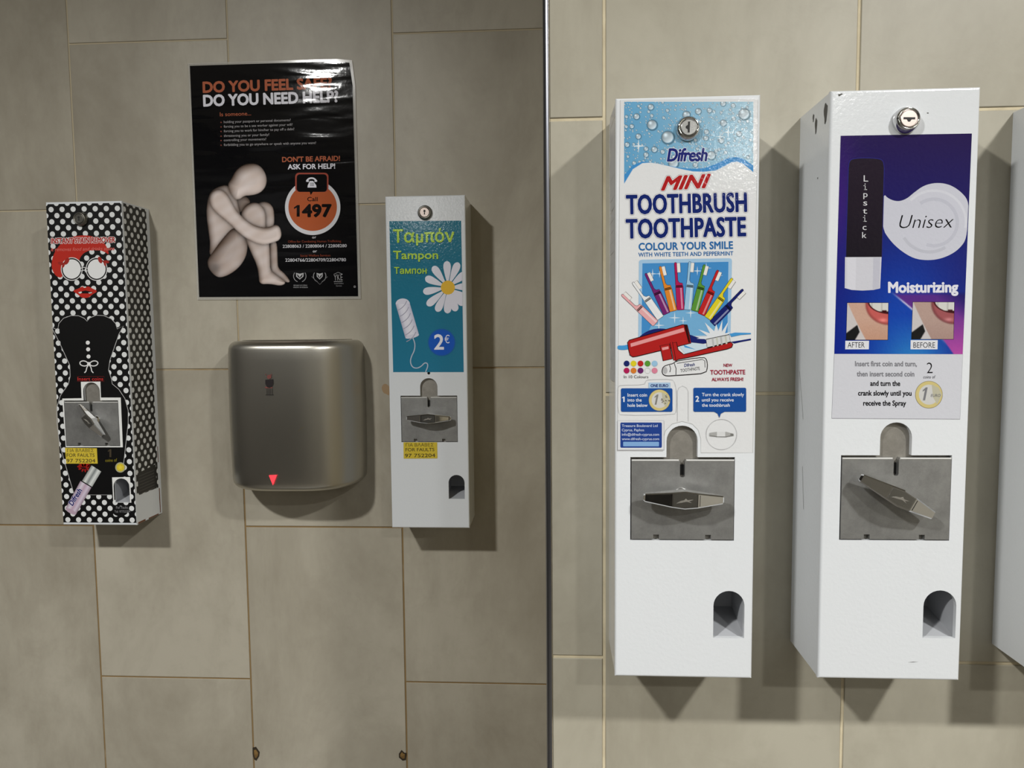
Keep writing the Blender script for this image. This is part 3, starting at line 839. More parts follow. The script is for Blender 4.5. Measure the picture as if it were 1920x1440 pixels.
# ================================================================== tampon prints
p = Print(tYf, GL).view(700, 350, 4.113)
Q = [(123, 266), (677, 262), (697, 1430), (153, 1430)]
teal = lambda x, y: (33 + 6 * (y / 1430), 100 + 8 * (y / 1430), 118 + 18 * (y / 1430))
p.slab(Q, (35, 104, 126)); p.poly(Q, teal)
GRN = (158, 190, 66); DK = (22, 70, 80)
for t, a, b_ in (('Ταμπόν', (152, 430, 626, 424), 93), ('Tampon', (152, 557, 500, 556), 61), ('Тампон', (160, 671, 411, 670), 47)):
    p.text(t, a[0] + 4, a[1] + 4, a[2] + 4, a[3] + 4, b_, DK, bold=0.02); p.text(t, *a, b_, GRN, bold=0.02)
fc = (575, 778)
for tx, ty in ((567, 571), (657, 582), (715, 665), (745, 768), (728, 870), (700, 915), (640, 963), (572, 980), (488, 966), (412, 918), (381, 812), (398, 700), (458, 612)):
    dx, dy = tx - fc[0], ty - fc[1]; L = math.hypot(dx, dy); a = math.atan2(dy, dx)
    shp = []
    for s_, w in ((0.20, 6), (0.45, 19), (0.65, 27), (0.82, 30), (0.94, 22), (1.0, 0)): shp.append((s_ * L, w))
    pl = [(q, w) for q, w in shp] + [(q, -w) for q, w in shp[::-1][1:]]
    pl = chaikin([(fc[0] + q * math.cos(a) - w * math.sin(a), fc[1] + q * math.sin(a) + w * math.cos(a)) for q, w in pl], 2)
    p.poly(clip_poly(pl, Q), (203, 203, 214))
p.poly(circ(*fc, 54), (208, 168, 62))
tube(p, (248, 1168), (172, 905), (281, 900), (352, 1142), [(168, 168, 185), (205, 205, 218), (212, 212, 222), (200, 200, 214), (178, 178, 196)])
p.poly(clip_poly(circ(227, 905, 55, 43), [(120, 800), (330, 800), (330, 903), (120, 907)]), (200, 200, 213)); p.poly(circ(300, 1154, 53, 14, rot=-.24), (196, 196, 210))
for k in range(6):
    o_ = k * 48; q = k * 14
    p.stroke(chaikin([(185 + q, 955 + o_), (215 + q, 940 + o_), (245 + q, 910 + o_), (258 + q, 880 + o_)], 2, False), 6, (150, 150, 168))
p.stroke(chaikin([(305, 1166), (322, 1210), (318, 1262), (292, 1312), (284, 1352), (300, 1392), (335, 1402), (370, 1386), (395, 1357), (418, 1362), (420, 1388), (403, 1428)], 3, False), 8, (165, 175, 190))
p.poly(circ(527, 1201, 106, n=40), (38, 88, 150)); p.poly(circ(527, 1201, 98, n=40), (32, 82, 172))
p.text('2', 468, 1254, 545, 1254, 112, (214, 214, 222), bold=0.02); p.text('€', 549, 1207, 588, 1207, 60, (214, 214, 222), bold=0)
p.build('teal_sticker', M['ink_gloss'], tampon)['label'] = 'teal sticker with daisy and price'
fault_sticker(tampon, tYf, (700, 690, 4.113), [(232, 573), (492, 573), (494, 697), (234, 699)],
              [('ΓΙΑ ΒΛΑΒΕΣ', 250, 606, 465, 605, 24, 0.0), ('FOR FAULTS', 248, 643, 471, 641, 25, 0.01), ('97 752204', 243, 689, 477, 687, 27, 0.01)])

# ================================================================== toothbrush prints
p = Print(bYf, GR).view(1120, 160, 4.5)
sheet = [((1163 - 1120) * 4.5, (188 - 160) * 4.5), ((1421 - 1120) * 4.5, (186 - 160) * 4.5), ((1411.5 - 1120) * 4.5, (849 - 160) * 4.5),
         ((1314 - 1120) * 4.5, (849 - 160) * 4.5)] + [((u - 1120) * 4.5, (w - 160) * 4.5) for u, w in ((1314, 822), (1309, 806), (1298, 795), (1279, 790), (1260, 795), (1248, 807), (1243, 822), (1243, 846))] + [((1157.5 - 1120) * 4.5, (846 - 160) * 4.5)]
p.slab(sheet, (222, 223, 224))
p.stroke(sheet, 3.5, (178, 178, 176), closed=True)
drops = [(460, 332, 40), (592, 437, 50), (1237, 240, 44), (450, 182, 24), (750, 248, 30), (1062, 316, 26), (330, 262, 24), (345, 430, 22), (480, 540, 24), (945, 210, 20), (1060, 152, 22), (850, 218, 24), (250, 500, 20), (410, 585, 20), (650, 610, 24), (1195, 408, 22), (920, 392, 20), (915, 445, 20), (1045, 465, 22), (1145, 170, 18), (1150, 280, 16), (410, 535, 18), (550, 560, 18), (290, 345, 18), (245, 265, 14), (310, 655, 16), (825, 670, 20), (640, 655, 40), (960, 590, 34)]
while len(drops) < 520:
    r = float(rng.choice([5, 6, 7, 9, 12, 14], p=[.3, .25, .2, .13, .07, .05])); x, y = rng.uniform(225, 1318), rng.uniform(135, 830)
    if all((x - a) ** 2 + (y - b_) ** 2 > (r + c) ** 2 * 1.05 for a, b_, c in drops): drops.append((x, y, r))
wx = np.array([222, 300, 380, 450, 520, 600, 700, 800, 900, 1000, 1080, 1130, 1180, 1230, 1306, 1330]); wt = np.array([760, 672, 640, 648, 660, 676, 694, 702, 697, 662, 622, 606, 604, 617, 668, 690])
wb = np.array([835, 706, 655, 650, 661, 679, 703, 724, 728, 716, 676, 648, 642, 660, 722, 750])
def header(U, W):
    t = np.clip((U - 222) / 1100, 0, 1)[..., None]
    C = (1 - t) * np.array([98, 160, 200]) + t * np.array([165, 198, 214])
    C = C + 12 * np.clip((300 - W) / 300, 0, 1)[..., None]
    for x, y, r in drops:
        m_ = (np.abs(U - x) < r * 1.5) & (np.abs(W - y) < r * 1.5)
        if not m_.any(): continue
        dx, dy = (U[m_] - x) / r, (W[m_] - y) / r; d = np.hypot(dx, dy)
        sh = np.clip(1 - np.abs(np.hypot(dx - .1, dy - .1) - 1.05) / .25, 0, 1) * 0.38
        c = C[m_] * (1 - sh[:, None])
        ins = np.clip((1.02 - d) / .15, 0, 1)[:, None]
        g_ = np.clip(0.80 + 0.36 * (dx * .5 + dy * .6) + 0.5 * np.exp(-((dx + .35) ** 2 + (dy + .4) ** 2) * 7), 0.55, 1.1)[:, None]
        c = c * (1 - ins * .9) + ins * .9 * g_ * np.array([215, 228, 236])
        C[m_] = c
    top, bot = np.interp(U, wx, wt), np.interp(U, wx, wb)
    k = np.clip((W - top) / 4, 0, 1)[..., None]; C = C * (1 - k) + k * np.array([66, 140, 200])
    k = np.clip((W - bot) / 3, 0, 1)[..., None]; C = C * (1 - k) + k * np.array([222, 223, 224])
    return np.clip(C, 0, 255), ((W < bot + 8) & (W < bot + 8)).astype(int)
p.raster(226, 138, 1316, 838, 340, 218, header)
for s_ in ((348, 512, 62), (1105, 396, 48), (1036, 432, 42)): p.poly(star(*s_), (222, 232, 236))
p.text('Difresh', 586, 640, 932, 636, 104, (30, 38, 112), bold=0.032, shear=0.22, space=.95, outline=(((215, 220, 228), 0.03),))
p.text("'", 940, 548, 946, 548, 20, (30, 38, 112))
p.text('MINI', 536, 884, 966, 858, 108, (172, 32, 34), bold=0.045, shear=0.42, outline=(((150, 150, 152), 0.055), ((226, 226, 226), 0.035)))
for t, a in (('TOOTHBRUSH', (242, 1084, 1266, 1062)), ('TOOTHPASTE', (240, 1288, 1258, 1268))):
    p.text(t, *a, 153, NAVY, bold=0.033, space=1.04, outline=(((140, 140, 148), 0.034), ((226, 226, 228), 0.022)))
p.view(1130, 440, 6)
BL = (45, 105, 165)
p.text('COLOUR YOUR SMILE', 404, 176, 1468, 156, 80, BL, bold=0.03, space=1.03); p.text('WITH WHITE TEETH AND PEPPERMINT', 402, 248, 1470, 232, 45, BL, bold=0.018, space=1.05)
p.poly([(408, 305), (418, 288), (440, 281), (1420, 265), (1445, 270), (1454, 290), (1438, 1130), (400, 1165)], (158, 192, 220))
inner = [(447, 323), (1415, 305), (1404, 1125), (437, 1150)]
p.poly(inner, (66, 136, 196))
p.poly(clip_poly(circ(915, 1222, 420, n=48), inner), (112, 168, 208))
for s_ in ((562, 440, 58), (640, 440, 48), (1065, 408, 55), (1165, 375, 62), (1300, 460, 56), (810, 935, 70), (990, 880, 62), (905, 968, 50), (632, 1020, 70)): p.poly(star(*s_), (205, 218, 228))
def little(bx, by, tx, ty, c):
    L = math.hypot(tx - bx, ty - by); a = ((tx - bx) / L, (ty - by) / L); n_ = (-a[1], a[0])
    W = lambda s_, t: (bx + a[0] * s_ * L + n_[0] * t, by + a[1] * s_ * L + n_[1] * t)
    dkc = tuple(int(v_ * .35) for v_ in c); lt = tuple(int(v_ + (235 - v_) * .5) for v_ in c)
    body = [W(0.0, -34), W(0.015, -41), W(.50, -41), W(.55, -38), W(.57, -15 + 10), W(.80, -20 + 8), W(.96, -12), W(.99, -18), W(1.0, -28), W(.98, -38), W(.80, -34), W(.60, -32), W(.565, 0)]
    handle = [W(0.0, -36), W(0.0, 36), W(.015, 41), W(.50, 41), W(.50, -41), W(.015, -41)]
    collar = [W(.50, -41), W(.50, 41), W(.555, 36), W(.57, 2), W(.62, -14), W(.97, -14), W(1.0, -20), W(1.0, -34), W(.97, -40), W(.62, -38), W(.55, -40)]
    brs = [W(.79, -12), W(.79, 24), W(.985, 24), W(.985, -12)]
    for q in (brs, collar, handle): p.stroke(q, 8, (25, 22, 30), closed=True)
    p.poly(brs, (226, 224, 220)); p.poly(collar, c); p.poly([W(.485, -38), W(.485, 38), W(.52, 36), W(.52, -38)], dkc); p.poly(handle[:], c)
    p.poly([W(.02, 8), W(.02, 27), W(.46, 27), W(.46, 8)], lt); p.poly([W(.47, -38), W(.47, 38), W(.495, 36), W(.495, -38)], dkc)
for q in ((595, 1000, 235, 655, (222, 165, 168)), (650, 938, 362, 522, (222, 224, 226)), (722, 888, 508, 425, (112, 36, 105)), (796, 858, 672, 352, (214, 130, 46)),
          (878, 845, 846, 312, (172, 30, 84)), (958, 845, 1008, 308, (150, 190, 218)), (1036, 858, 1172, 345, (86, 142, 54)), (1110, 898, 1322, 412, (184, 36, 38)),
          (1182, 940, 1480, 508, (216, 200, 42)), (1236, 1000, 1598, 636, (24, 32, 102))): little(*q)
p.view(1130, 590, 5.144)
p.poly(chaikin([(330, 235), (395, 178), (470, 142), (560, 130), (680, 150), (830, 188), (930, 225), (1000, 238), (1010, 285), (850, 265), (500, 250)], 1), (24, 34, 104))
p.poly(chaikin([(143, 296), (200, 298), (250, 286), (262, 330), (200, 342), (143, 335)], 1), (70, 148, 206))
p.poly([(1225, 185), (1275, 172), (1430, 176), (1430, 188), (1330, 196), (1240, 215)], (70, 148, 206)); p.poly([(1235, 262), (1300, 252), (1430, 230), (1430, 246), (1340, 262), (1270, 278)], (24, 34, 104))
p.poly([(735, 300), (860, 270), (1000, 290), (1000, 330), (800, 380)], (196, 214, 226)); p.poly([(780, 290), (900, 338), (790, 315)], (70, 148, 206))
p.poly([(905 + 0, 232), (1010, 205), (920, 140), (1035, 180), (985, 75), (1075, 160), (1095, 90), (1115, 158), (1155, 50), (1150, 165), (1215, 62), (1180, 180), (1240, 165), (1190, 205), (1215, 235), (1090, 240)], (218, 222, 226))
def big(q, c, w=7): p.poly(q, c); p.stroke(q, w, (18, 10, 12), closed=True)
RB = (172, 32, 32)
big([(240, 268), (256, 246), (770, 96), (815, 98), (835, 180), (853, 275), (330, 402), (290, 408), (264, 392), (248, 330)], RB)
p.poly([(268, 278), (782, 126), (790, 162), (272, 312)], (222, 150, 150)); p.poly([(782, 98), (812, 100), (846, 268), (828, 272)], (50, 8, 10))
big([(660, 275), (712, 266), (728, 340), (782, 384), (1020, 322), (1235, 265), (1256, 285), (1245, 315), (1200, 332), (900, 398), (730, 432), (705, 446), (690, 430)], RB)
big([(997, 238), (1220, 192), (1232, 262), (1010, 318)], (206, 208, 208))
for k, x in enumerate((1050, 1090, 1130, 1175)): p.poly([(x, 229 - k * 8), (x + 18, 225 - k * 8), (x + 28, 308 - k * 9), (x + 12, 312 - k * 9)], (178 + 12 * (k % 2), 180 + 12 * (k % 2), 180))
big([(553, 300), (644, 282), (672, 425), (583, 445)], RB); p.poly([(570, 318), (634, 305), (637, 330), (576, 344)], (222, 150, 150))
big([(650, 268), (672, 262), (706, 438), (684, 440)], RB, 5)
big(chaikin([(572, 545), (585, 500), (640, 480), (680, 472), (700, 452), (800, 432), (975, 410), (1003, 432), (1012, 500), (995, 565), (800, 580), (700, 586), (620, 592), (582, 578)], 1), (220, 221, 222), 8)
p.stroke([(645, 485), (655, 520), (648, 555)], 7, (20, 20, 22)); p.stroke([(690, 468), (708, 520), (706, 580)], 7, (20, 20, 22)); p.poly(circ(603, 538, 22, 34), (176, 176, 178)); p.stroke([(715, 470), (960, 432), (985, 445), (988, 510)], 6, (20, 20, 22))
p.text('Difresh', 786, 504, 890, 494, 30, NAVY, bold=0.03, shear=.2); p.text('TOOTHPASTE', 752, 556, 938, 532, 30, (20, 20, 24), bold=0.01)
for x, y, c in ((231, 471, (24, 36, 100)), (298, 471, (216, 200, 42)), (365, 471, (184, 36, 38)), (433, 471, (86, 148, 54)), (501, 471, (150, 190, 218)), (231, 539, (172, 30, 84)), (298, 539, (210, 122, 46)), (365, 539, (100, 36, 100)), (501, 539, (212, 130, 152))): p.poly(circ(x, y, 28), c)
p.stroke(circ(433, 539, 27), 2, (170, 170, 172), closed=True)
CR = (160, 34, 62)
p.text('In 10 Colours', 204, 612, 440, 612, 28, (98, 98, 100), bold=0); p.text('NEW', 1166, 502, 1250, 502, 29, CR, bold=.02)
p.text('TOOTHPASTE', 1037, 577, 1376, 574, 42, CR, bold=.025); p.text('ALWAYS FRESH!', 1051, 640, 1357, 638, 32, CR, bold=.025)
thin = (176, 176, 178)
p.stroke(chaikin([(150, 690), (180, 680), (405, 676), (412, 640), (440, 626), (670, 622), (692, 650), (700, 680), (712, 740), (712, 930), (690, 965), (180, 972), (146, 940), (146, 720)], 1), 2.5, thin, closed=True)
p.stroke([(720, 1030), (720, 740), (735, 705), (770, 686), (808, 705), (825, 740), (825, 1030)], 2.5, thin)
BB = (26, 76, 150)
p.poly([(443, 655), (652, 655), (652, 712), (443, 712)], (168, 196, 222)); p.poly(rrect(176, 710, 673, 936, 14), BB); p.text('ONE EURO', 462, 698, 634, 698, 27, NAVY, bold=.04)
def coin(cx_, cy_, r, dark=(100, 98, 96)):
    p.poly(circ(cx_, cy_, r, n=44), (128, 118, 84)); p.poly(circ(cx_, cy_, r * .97, n=44), (206, 190, 128)); p.poly(circ(cx_, cy_, r * .73, n=40), (204, 203, 200))
    p.poly(clip_poly([(cx_ + r * .2, cy_ - r * .75), (cx_ + r * .7, cy_ - r * .5), (cx_ + r * .95, cy_), (cx_ + r * .6, cy_ + r * .7), (cx_ + r * .3, cy_ + r * .2)], circ(cx_, cy_, r * .93, n=24)), (186, 182, 160))
    p.one(cx_ - r * .60, cy_ + r * .42, cx_ - r * .28, r * .95, dark, .2)
p_e = coin(548, 825, 104, (130, 128, 122))
for k in range(22):
    a = rng.uniform(-.9, 1.2); rr = rng.uniform(10, 85); p.poly(circ(560 + rr * math.cos(a), 818 + rr * math.sin(a) * .8, rng.uniform(3, 9), rng.uniform(2, 5), n=8, rot=a), (96, 88, 70), lift=False)
p.up(); LW = (222, 226, 232)
p.one(186, 842, 212, 52, LW)
for t, x1, y in (('Insert coin', 428, 790), ('into the', 376, 838), ('hole below', 433, 889)): p.text(t, 240, y, x1, y, 31, LW, bold=.015)
p.poly(rrect(875, 705, 1384, 936, 14), BB); p.poly([(1070, 934), (1180, 934), (1140, 955), (1125, 996), (1108, 955)], BB)
p.text('2', 895, 838, 931, 838, 52, LW, bold=.03)
for t, x1, y in (('Turn the crank slowly', 1363, 786), ('until you receive', 1264, 837), ('the toothbrush', 1226, 888)): p.text(t, 957, y, x1, y, 31, LW, bold=.015)
p.stroke(circ(1145, 1155, 148, 146, n=60), 3, (170, 170, 172), closed=True)
p.poly([(1030, 1140), (1100, 1130), (1190, 1130), (1262, 1148), (1262, 1168), (1190, 1180), (1100, 1178), (1030, 1172)], (168, 168, 166)); p.poly([(1102, 1128), (1182, 1130), (1182, 1180), (1102, 1182)], (214, 215, 215)); p.stroke([(1032, 1162), (1100, 1176), (1190, 1178), (1262, 1160)], 5, (110, 110, 108)); p.poly([(1232, 1146), (1262, 1150), (1262, 1168), (1232, 1170)], (120, 120, 116))
OFFB = p.off
p.build('front_label', M['ink_gloss'], brush)['label'] = 'printed toothbrush and toothpaste label'
p = Print(bYf, GR, start=OFFB + 0.0001).view(1130, 590, 5.144)
q4 = [(145, 1023), (590, 1021), (590, 1304), (145, 1306)]
p.poly(q4, (218, 219, 222)); p.stroke(q4, 3, (150, 150, 160), closed=True); p.poly(rrect(170, 1040, 571, 1284, 12), (30, 62, 138))
for t, x1, y in (('Treasure Boulevard Ltd', 530, 1083), ('Cyprus, Paphos', 400, 1124), ('info@difresh-cyprus.com', 545, 1167), ('www.difresh-cyprus.com', 545, 1210)): p.text(t, 185, y, x1, y, 24, (200, 208, 224), bold=.01)
p.poly(rrect(198, 1226, 543, 1270, 6), (128, 168, 214))
a_st = p.build('address_sticker', M['ink_satin'], brush); a_st['label'] = 'small blue address sticker'
# side film left bare and crumpled along the back edge
b = MB(); xl, xr, zb, zt = bB
fz = np.linspace(zt - 0.004, zb + 0.30, 26)
for k in range(25):
    w0, w1 = 0.052 + 0.01 * rng.random(), 0.052 + 0.01 * rng.random()
    b.add([(xl - 0.0001, bYf + 0.006, fz[k]), (xl - 0.0001, bYf + 0.006, fz[k + 1]), (xl - 0.0012 * rng.random() - .0002, bYf + w1, fz[k + 1]), (xl - 0.0012 * rng.random() - .0002, bYf + w0, fz[k])], [(0, 1, 2, 3)])
b.build('side_film', mat('crumpled_side_film', (176, 178, 182), 0.3), brush)

# ================================================================== lipstick prints
p = Print(lYf, GR).view(0, 0, 1)
LQ = [(1576.3, 254.6), (1822.3, 250.3), (1805.2, 664), (1564.3, 663.4)]
p.slab(LQ, (24, 22, 90))
sh = [(1564.3, 663.4), (1805.2, 664), (1800, 786), (1559.4, 784.4)]
p.poly(sh, (206, 207, 214)); p.stroke(sh, 0.8, (140, 140, 148), closed=True)
def lip_bg(U, W):   # U, W in 0..1 of the sheet
    x, y = U[..., None], W[..., None]
    A = np.array
    C = A([42, 30, 80]) * (1 - y) + A([16, 30, 128]) * y
    k = np.exp(-((x) / .12) ** 2) * np.exp(-((y - .3) / .3) ** 2); C = C * (1 - .55 * k) + A([74, 34, 128]) * .55 * k
    k = np.clip((y - .30) / .5, 0, 1) ** 1.1 * np.exp(-((x - .52) / .42) ** 2); C = C * (1 - k) + A([20, 66, 168]) * k
    k = np.clip((y - .82) / .18, 0, 1) * np.exp(-((x - .62) / .25) ** 2); C = C * (1 - k) + A([40, 118, 190]) * k
    edge = 0.44 + 0.62 * (y - .725) / .275 * .72 + .06 * np.sin((y - .72) * 9)
    rgt = np.clip((x - edge) / .012, 0, 1) * np.clip((y - .715) / .02, 0, 1)
    mag = A([86, 44, 132]) * (1 - np.clip((y - .75) / .25, 0, 1)) + A([176, 74, 160]) * np.clip((y - .75) / .25, 0, 1)
    far = np.clip((x - edge - .30) / .25, 0, 1); mag = mag * (1 - far) + (A([24, 22, 96]) * (1 - np.clip((y - .86) / .14, 0, 1)) + A([140, 50, 132]) * np.clip((y - .86) / .14, 0, 1)) * far
    C = C * (1 - rgt) + mag * rgt
    ln = np.exp(-((x - edge) / .010) ** 2) * np.clip((y - .715) / .05, 0, 1) * np.clip((.96 - y) / .1, 0, 1); C = C * (1 - ln) + A([205, 196, 225]) * ln
    return np.clip(C, 0, 255)
nx, ny = 120, 200
Ug, Wg = np.meshgrid(np.linspace(0, 1, nx + 1), np.linspace(0, 1, ny + 1)); Cg = s2l(lip_bg(Ug, Wg)) * GR
LA = np.array(LQ)
Pg = ((1 - Ug) * (1 - Wg))[..., None] * LA[0] + (Ug * (1 - Wg))[..., None] * LA[1] + (Ug * Wg)[..., None] * LA[2] + ((1 - Ug) * Wg)[..., None] * LA[3]
idx = np.arange((nx + 1) * (ny + 1)).reshape(ny + 1, nx + 1)
p.raw([p.map(a, c, p.off) for a, c in Pg.reshape(-1, 2)], [tuple(t) for t in np.stack([idx[:-1, :-1], idx[:-1, 1:], idx[1:, 1:], idx[1:, :-1]], -1).reshape(-1, 4).tolist()], [tuple(c) for c in Cg.reshape(-1, 3)]); p.up()
p.view(1480, 140, 3.4286)
cream = chaikin([(600, 760), (640, 800), (700, 817), (755, 798), (805, 755), (865, 712), (940, 694), (1020, 702), (1092, 742), (1152, 808), (1148, 900), (1140, 1052), (1100, 1112), (1040, 1157), (960, 1187), (880, 1194), (800, 1182), (720, 1135), (650, 1070), (595, 985)], 2)
p.poly(cream, (200, 201, 212))
p.stroke([(930 + 150 * math.cos(t), 950 + 150 * math.sin(t)) for t in np.linspace(-2.2, 1.9, 30)], 22, (190, 191, 203))
p.stroke([(930 + 205 * math.cos(t), 945 + 200 * math.sin(t)) for t in np.linspace(-2.4, .2, 30)], 16, (210, 211, 220))
p.stroke([(900 + 190 * math.cos(t), 950 + 190 * math.sin(t)) for t in np.linspace(1.0, 2.6, 20)], 20, (188, 189, 200))
lb = [(364, 1173), (382, 600)] + chaikin([(382, 600), (388, 550), (430, 539), (500, 537), (565, 540), (602, 552), (608, 600)], 2, False) + [(608, 600), (594, 1173)]
p.stroke(lb, 9, (44, 44, 120), closed=True); p.poly(lb, lambda x, y: (40, 32, 44) if y < 800 else (30, 26, 34))
base = [(358, 1173), (593, 1172), (584, 1374), (540, 1384), (470, 1388), (400, 1384), (356, 1372)]
p.poly(base, (204, 204, 212)); p.poly([(372, 1175), (430, 1175), (425, 1382), (372, 1374)], (212, 212, 220)); p.poly([(540, 1175), (585, 1175), (577, 1372), (535, 1382)], (190, 190, 202))
for ch_, x0, x1, y, h in (('L', 478, 507, 687, 40), ('i', 474, 500, 741, 38), ('p', 476, 503, 787, 38), ('s', 475, 501, 841, 38), ('t', 472, 500, 893, 38), ('i', 471, 497, 945, 38), ('c', 471, 496, 998, 38), ('k', 468, 496, 1050, 38)):
    if ch_ == 'i': p.stroke([(x0 + 3, y - 27), (x0 + 14, y - 27), (x0 + 14, y - 2), (x0 + 3, y - 2), (x1, y - 2)], 4, (214, 214, 218)); p.poly(circ(x0 + 13, y - 38, 3.5, n=8), (214, 214, 218))
    else: p.text(ch_, x0, y, x1, y, h, (214, 214, 218), bold=0.0)
p.text('Unisex', 708, 988, 1058, 984, 86, (14, 14, 18), bold=-0.012, shear=0.28)
p.view(1480, 500, 4)
p.text('Moisturizing', 740, 193, 1268, 190, 76, (222, 222, 232), bold=0.042)
def mouth(pal):
    A = np.array
    def fn(U, W):  # 0..1
        x, y = U, W; C = np.zeros(U.shape + (3,)) + A(pal['skin'])
        C = C + (A(pal['skin2']) - A(pal['skin'])) * np.clip((y - .4) * 1.2, 0, 1)[..., None]
        C = C + rng.normal(0, 2.5, U.shape)[..., None]
        # background and dark clothing left of the jaw
        jaw = .02 + .75 * y * .55 + .05 * y * y
        bg = np.clip((jaw - x) / .02, 0, 1)[..., None]; C = C * (1 - bg) + A([198, 192, 192]) * bg
        cl_ = (np.clip((y - (.80 - .85 * x)) / .03, 0, 1) * np.clip((np.minimum(.26 + (y - .58) * .33, .33 - (y - .79) * .5) - x) / .02, 0, 1))[..., None]; C = C * (1 - cl_) + A([26, 26, 28]) * cl_
        # lip: ring sector around the mouth centre beyond the right edge
        d = np.hypot((x - 1.02) / .60, (y - .02) / .60)
        lip = np.clip((1.0 - d) / .08, 0, 1)[..., None]; lc = A(pal['lip'])[None, None] * (1 - .35 * np.clip((d - .82) / .18, 0, 1))[..., None]
        lc = lc + 45 * np.exp(-((x - .88) / .1) ** 2 - ((y - .47) / .05) ** 2)[..., None]
        C = C * (1 - lip) + lc * lip
        d2 = np.hypot((x - 1.05) / .57, (y + .05) / .36)
        inn = np.clip((1.0 - d2) / .05, 0, 1)[..., None]; C = C * (1 - inn) + A([60, 18, 22]) * inn
        te = (np.clip((.93 - d2) / .04, 0, 1) * np.clip((.22 + .015 * np.sign(np.sin(x * 26)) - y) / .01, 0, 1))[..., None]; C = C * (1 - te) + (A([208, 208, 202]) - 22 * (np.abs(np.sin(x * 13)) > .97)[..., None]) * te
        return np.clip(C, 0, 255)
    return fn
def picture(q, fn, n_=70):
    U, W = np.meshgrid(np.linspace(0, 1, n_ + 1), np.linspace(0, 1, n_ + 1)); C = s2l(fn(U, W)) * GR; A = np.array(q)
    P = ((1 - U) * (1 - W))[..., None] * A[0] + (U * (1 - W))[..., None] * A[1] + (U * W)[..., None] * A[2] + ((1 - U) * W)[..., None] * A[3]
    i_ = np.arange((n_ + 1) ** 2).reshape(n_ + 1, n_ + 1)
    p.stroke(q, 8, (12, 10, 26), closed=True)
    p.raw([p.map(a, c, p.off) for a, c in P.reshape(-1, 2)], [tuple(t) for t in np.stack([i_[:-1, :-1], i_[:-1, 1:], i_[1:, 1:], i_[1:, :-1]], -1).reshape(-1, 4).tolist()], [tuple(c) for c in C.reshape(-1, 3)]); p.up()
picture([(435, 272), (742, 272), (737, 548), (427, 548)], mouth(dict(skin=(196, 160, 142), skin2=(186, 140, 116), lip=(192, 92, 88))))
picture([(927, 266), (1237, 267), (1230, 543), (917, 543)], mouth(dict(skin=(176, 150, 140), skin2=(160, 132, 124), lip=(156, 84, 88))))
p.poly([(420, 556), (598, 556), (596, 620), (419, 620)], (220, 221, 226)); p.text('AFTER', 437, 607, 565, 607, 40, (16, 16, 22), bold=0.0)
p.poly([(910, 551), (1113, 551), (1111, 620), (909, 620)], (220, 221, 226)); p.text('BEFORE', 930, 608, 1093, 608, 40, (16, 16, 22), bold=0.0)
GY = (124, 124, 130); KK = (16, 16, 20)
for t, x0, x1, y, c in (('Insert first coin and turn,', 492, 957, 746, GY), ('then insert second coin', 505, 938, 822, GY), ('and turn the', 606, 832, 893, KK), ('crank slowly until you', 515, 917, 966, KK), ('receive the Spray', 554, 876, 1041, KK)):
    p.text(t, x0, y, x1, y + 1, 37, c, bold=0.028)
p.text('2', 1031, 799, 1075, 799, 80, KK, bold=-0.01); p.text('coins of', 1005, 838, 1096, 838, 22, KK, bold=0, shear=.2)
coin(1047, 960, 103, (122, 122, 126)); p.text('EURO', 1060, 976, 1134, 976, 20, (110, 110, 112), bold=.02, shear=.2)
p.build('lipstick_label', M['ink_gloss'], lipst)['label'] = 'dark blue lipstick advertisement and instructions'
# paint chips and scuffs on the lipstick dispenser
xl, xr, zb, zt = lB
def chipf(q): b = MB(); b.plate([(pt(u, w, lYf)[0], pt(u, w, lYf)[2]) for u, w in q], [], lYf - 0.0001, lYf + 0.0006); b.build('paint_chip', M['chip'], lipst)
chipf([(1571, 177), (1579, 175), (1580, 177), (1573, 181)]); chipf([(1738, 211), (1741, 211), (1741, 213), (1738, 213)])
def sidechip(y, z, a, c):
    q = [(xl + 0.0004, y + a * math.cos(t) * (1 + .3 * math.sin(3 * t)), z + c * math.sin(t) * (1 + .2 * math.cos(5 * t))) for t in np.linspace(0, 2 * math.pi, 12, endpoint=False)]
    b = MB(); b.add(q, [tuple(range(12))]); b.build('paint_chip', M['chip'], lipst)
sidechip(lYf + .014, zt - .017, .0045, .010); sidechip(lYf + .040, zt - .022, .003, .008); sidechip(lYf + .048, zt - .012, .002, .004); sidechip(lYf + .032, zt - .075, .001, .001)
b = MB()
for q in ([(1702, 1242), (1712, 1240.6), (1722, 1240.8), (1712, 1241.8)],): b.plate([(pt(u, w, lYf)[0], pt(u, w, lYf)[2]) for u, w in q], [], lYf - 0.0001, lYf + 0.0004)
b.build('scuff', M['pencil'], lipst)
for (ya, za), (yb_, zb_) in (((.075, zt - .27), (.060, zt - .32)), ((.060, zt - .37), (.053, zt - .415))):
    b = MB(); b.add([(xl + .0004, lYf + ya, za), (xl + .0004, lYf + ya - .0006, za), (xl + .0004, lYf + yb_, zb_), (xl + .0004, lYf + yb_ + .0006, zb_)], [(0, 1, 2, 3)]); b.build('scuff', M['pencil'], lipst)

